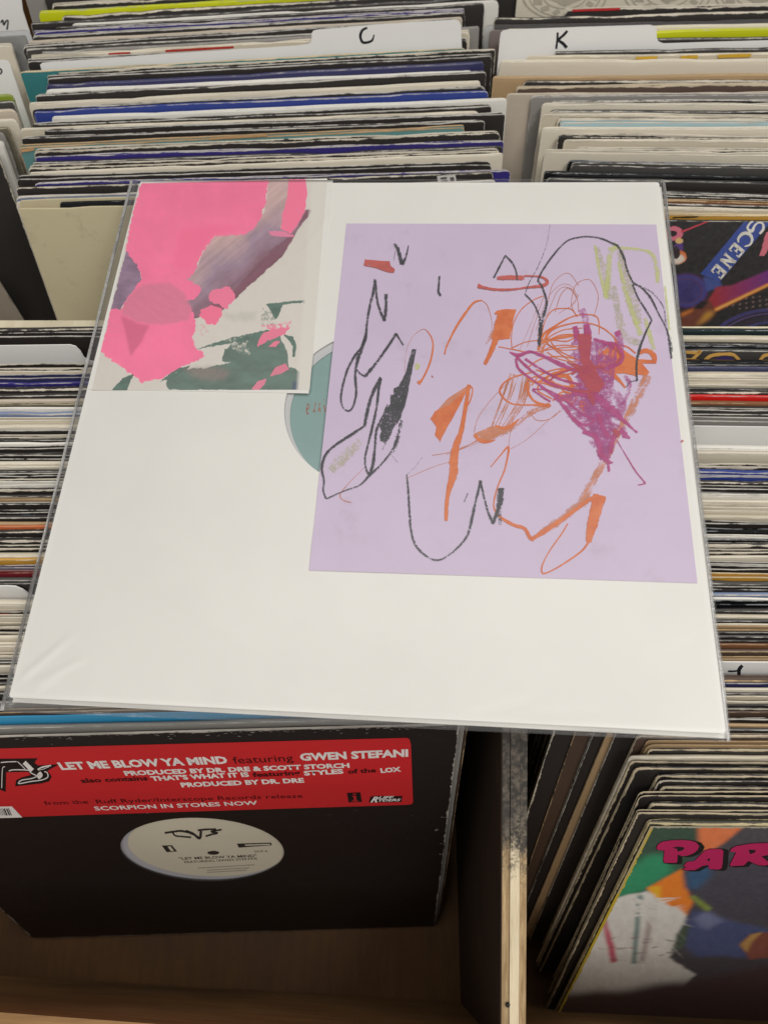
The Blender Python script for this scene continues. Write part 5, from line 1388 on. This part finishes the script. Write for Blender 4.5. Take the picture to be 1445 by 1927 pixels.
GR = np.array(rgb(84, 112, 100)) * (1 + fbm(X * .012, Y * .03, 15)[..., None] * .7)
dry = np.clip(1.25 + fbm(X * .06, Y * .06, 17) * 2.2 + fbm(X * .02, Y * .004, 19) * 1.5, 0, 1)
pic.poly([(455, 1215), (470, 1180), (560, 1130), (700, 1120), (830, 1090), (775, 1085), (790, 1020), (850, 980), (1000, 915), (1100, 920), (1150, 1050), (1150, 1120), (1200, 1135), (1262, 1180), (1268, 1250), (480, 1250)], GR, warp=26, wf=.035, alpha=.96)
pic.poly([(830, 960), (920, 980), (940, 1060), (840, 1020)], rgb(214, 206, 194), warp=50, wf=.05, tex=np.clip(fbm(X * .07, Y * .07, 23) * 4 + .6, 0, 1))
pic.poly([(620, 1020), (760, 975), (900, 935), (1050, 905), (1010, 950), (800, 990)], GR, warp=16, wf=.04, tex=dry)
pic.poly([(155, 1250), (215, 1180), (280, 1158), (262, 1195), (240, 1250)], GR, warp=10, wf=.04)
pic.poly([(430, 1200), (480, 1160), (540, 1120), (600, 1110), (520, 1170)], GR, warp=16, wf=.04, tex=dry)
pic.poly([(1025, 762), (1265, 735), (1258, 778), (1235, 752), (1120, 765), (1095, 835), (1080, 850), (1055, 800)], GR, warp=10, wf=.04)
pic.poly([(1000, 780), (1070, 800), (1080, 880), (1000, 880)], GR, warp=20, wf=.04, tex=np.clip(fbm(X * .09, Y * .09, 29) * 4 + .1, 0, .5))
pic.poly([(1120, 930), (1180, 945), (1200, 1000), (1190, 1062), (1175, 1060), (1178, 1000), (1150, 965)], GR, warp=10, wf=.05)
pic.poly([(560, 1120), (760, 1115), (840, 1130), (780, 1190), (620, 1180)], rgb(150, 128, 122), warp=40, wf=.03, soft=4, alpha=.6, tex=dry)
pic.poly([(1180, 1195), (1268, 1212), (1268, 1250), (1172, 1250)], rgb(74, 88, 108), warp=8, soft=2)
pic.poly([(975, 1000), (1005, 930), (1080, 895), (1165, 890), (1130, 930), (1060, 960)], rgb(242, 122, 152), warp=22, wf=.06)
pic.poly([(1000, 880), (1100, 870), (1170, 855), (1150, 900), (1050, 905)], rgb(244, 128, 156), warp=30, wf=.07, tex=np.clip(fbm(X * .08, Y * .08, 33) * 6 + .7, 0, 1))
pic.poly([(1045, 1172), (1080, 1120), (1135, 1096), (1158, 1130), (1110, 1156)], rgb(226, 124, 148), warp=8, wf=.05)
pic.poly([(1040, 1005), (1080, 968), (1105, 975), (1080, 1005)], rgb(242, 122, 152), warp=10, wf=.06)
pic.poly([(942, 1245), (980, 1195), (1030, 1185), (1020, 1215), (985, 1250)], rgb(232, 128, 154), warp=8, wf=.05)
pic.ell(1350, 237, 8, 16, rgb(246, 140, 160)); pic.poly([(1310, 362), (1345, 345), (1340, 356), (1325, 365)], rgb(110, 108, 96))
pic.poly([(640, 870), (700, 880), (690, 940), (640, 930)], rgb(226, 160, 160), warp=50, wf=.08, tex=np.clip(fbm(X * .1, Y * .1, 37) * 5 + .1, 0, .5))
pic.poly([(780, 820), (980, 800), (960, 860), (800, 850)], rgb(196, 190, 180), warp=50, wf=.05, soft=3, alpha=.6)
dm = np.clip((X - 1275 + (Y - 60) * 0.07) / 22, 0, 1)[..., None]                 # unprinted right margin of the card
pic.img = pic.img * (1 - dm) + np.array(rgb(226, 220, 210)) * dm
xs01 = np.linspace(0, 1, 470)
bend = (0.0006 * np.maximum(0, np.abs(xs01[None, :] - .5) * 2 - .85) * np.ones((470, 1)))
pic.build('print', vcol_mat('painted print', 0.5, 0.4), pk, 0.00035, bend)
box('card_sheet', (min(pcor[3][0], pcor[0][0]) + 0.0005, pcor[3][1] + 0.0006, 0.00008), (pcor[2][0] - 0.0003, pcor[1][1] - 0.0012, 0.0003), TBOARD, pk)

# --- clear plastic outer sleeve
pv = empty('plastic_sleeve', MS)
tag(pv, 'clear plastic outer sleeve around the white record jacket', 'plastic sleeve')
oc = [LIL(243, 338), LIL(1252, 335), LIL(1378, 1394), LIL(-4, 1336)]
CREASES = [(((30, 1290), (150, 1190)), .0007, .0016), (((45, 1300), (175, 1235)), .0006, .0014), (((60, 1306), (120, 1270)), .0005, .0012), (((860, 1350), (1010, 1310)), .0008, .0016), (((1000, 1345), (1150, 1330)), .0005, .0016),
           (((560, 500), (640, 380)), .0003, .002), (((300, 1100), (520, 1250)), .0003, .003), (((1180, 1250), (1330, 1180)), .0004, .002)]
def film(name, side, mat, nx=210):
    a, b = np.meshgrid(np.linspace(0, 1, nx), np.linspace(0, 1, nx))
    U = ((1 - a) * (1 - b))[..., None] * np.array(oc[0]) + (a * (1 - b))[..., None] * np.array(oc[1]) + (a * b)[..., None] * np.array(oc[2]) + ((1 - a) * b)[..., None] * np.array(oc[3])
    u, v = U[..., 0], U[..., 1]
    out = np.maximum.reduce([-u, u - SW, -v, v - SW])              # metres beyond the jacket
    k = np.clip(out / 0.005, 0, 1); k = k * k * (3 - 2 * k)
    wv = fbm(u * 26, v * 26, 40 + side, 3)
    cr = 0
    for (p0, p1), am, wd in CREASES:
        a_, b_ = np.array(LIL(*p0)), np.array(LIL(*p1)); d_ = b_ - a_; L_ = np.linalg.norm(d_); d_ /= L_
        al = (u - a_[0]) * d_[0] + (v - a_[1]) * d_[1]; ac = -(u - a_[0]) * d_[1] + (v - a_[1]) * d_[0]
        cr = cr + 0.5 * am * np.exp(-(ac / wd) ** 2) * np.clip(np.minimum(al, L_ - al) / (0.25 * L_), 0, 1)
    if side > 0: z = 0.0017 + 0.0005 * wv + cr - 0.0034 * k + k * 0.0026 * fbm(u * 38 + 5, v * 38, 50, 3)
    else: z = -0.0046 + 0.0003 * wv + 0.0026 * k + k * 0.0026 * fbm(u * 38 + 5, v * 38, 50, 3)
    # the open bottom mouth droops and ripples
    m = np.clip((-v - 0.001) / 0.006, 0, 1)
    z = z - m * (0.0012 + (0.0022 if side < 0 else 0.0) * (0.4 + 0.6 * np.sin(u * 26 + 1.0)))
    P_ = np.concatenate([U, z[..., None]], axis=2).reshape(-1, 3)
    i = np.arange(nx * nx).reshape(nx, nx)
    f = np.stack([i[1:, :-1], i[1:, 1:], i[:-1, 1:], i[:-1, :-1]], -1).reshape(-1, 4).tolist()
    return mesh_obj(name, P_.tolist(), f, mat, pv, smooth=True)
film('front_film', 1, film_mat(0.012, (0.985, 0.985, 0.985), 0.34, bs=0.08))
film('back_film', -1, film_mat(0.16, (0.93, 0.93, 0.94), 0.10, hz=(0.62, 0.61, 0.60)))
SEAM = film_mat(0.34, (0.94, 0.94, 0.94), 0.12, 'welded plastic seam', (0.74, 0.72, 0.70), bs=0.8)
def seam(a, b, wd, wob=0.0006):
    a, b = np.array(a), np.array(b); d = (b - a); L = np.linalg.norm(d); d /= L; nn = np.array([-d[1], d[0]])
    v, f = [], []
    for i in range(41):
        p = a + d * L * i / 40; s_ = wob * math.sin(i * 0.9) * 0.5
        for q in (-wd / 2, wd / 2):
            r = p + nn * (q + s_ * 0.4); v.append((r[0], r[1], -0.0012 + s_))
            v.append((r[0], r[1], -0.0017 + s_))
        if i:
            k = 4 * (i - 1); f += [(k, k + 4, k + 6, k + 2), (k + 1, k + 3, k + 7, k + 5), (k, k + 1, k + 5, k + 4), (k + 2, k + 6, k + 7, k + 3)]
    mesh_obj('seam', v, f, SEAM, pv)
ins = lambda p, dx: (p[0] + dx, p[1])
seam(ins(oc[0], 0.0012), ins(oc[3], 0.0012), 0.0016); seam(ins(oc[1], -0.0010), ins(oc[2], -0.0010), 0.0014)
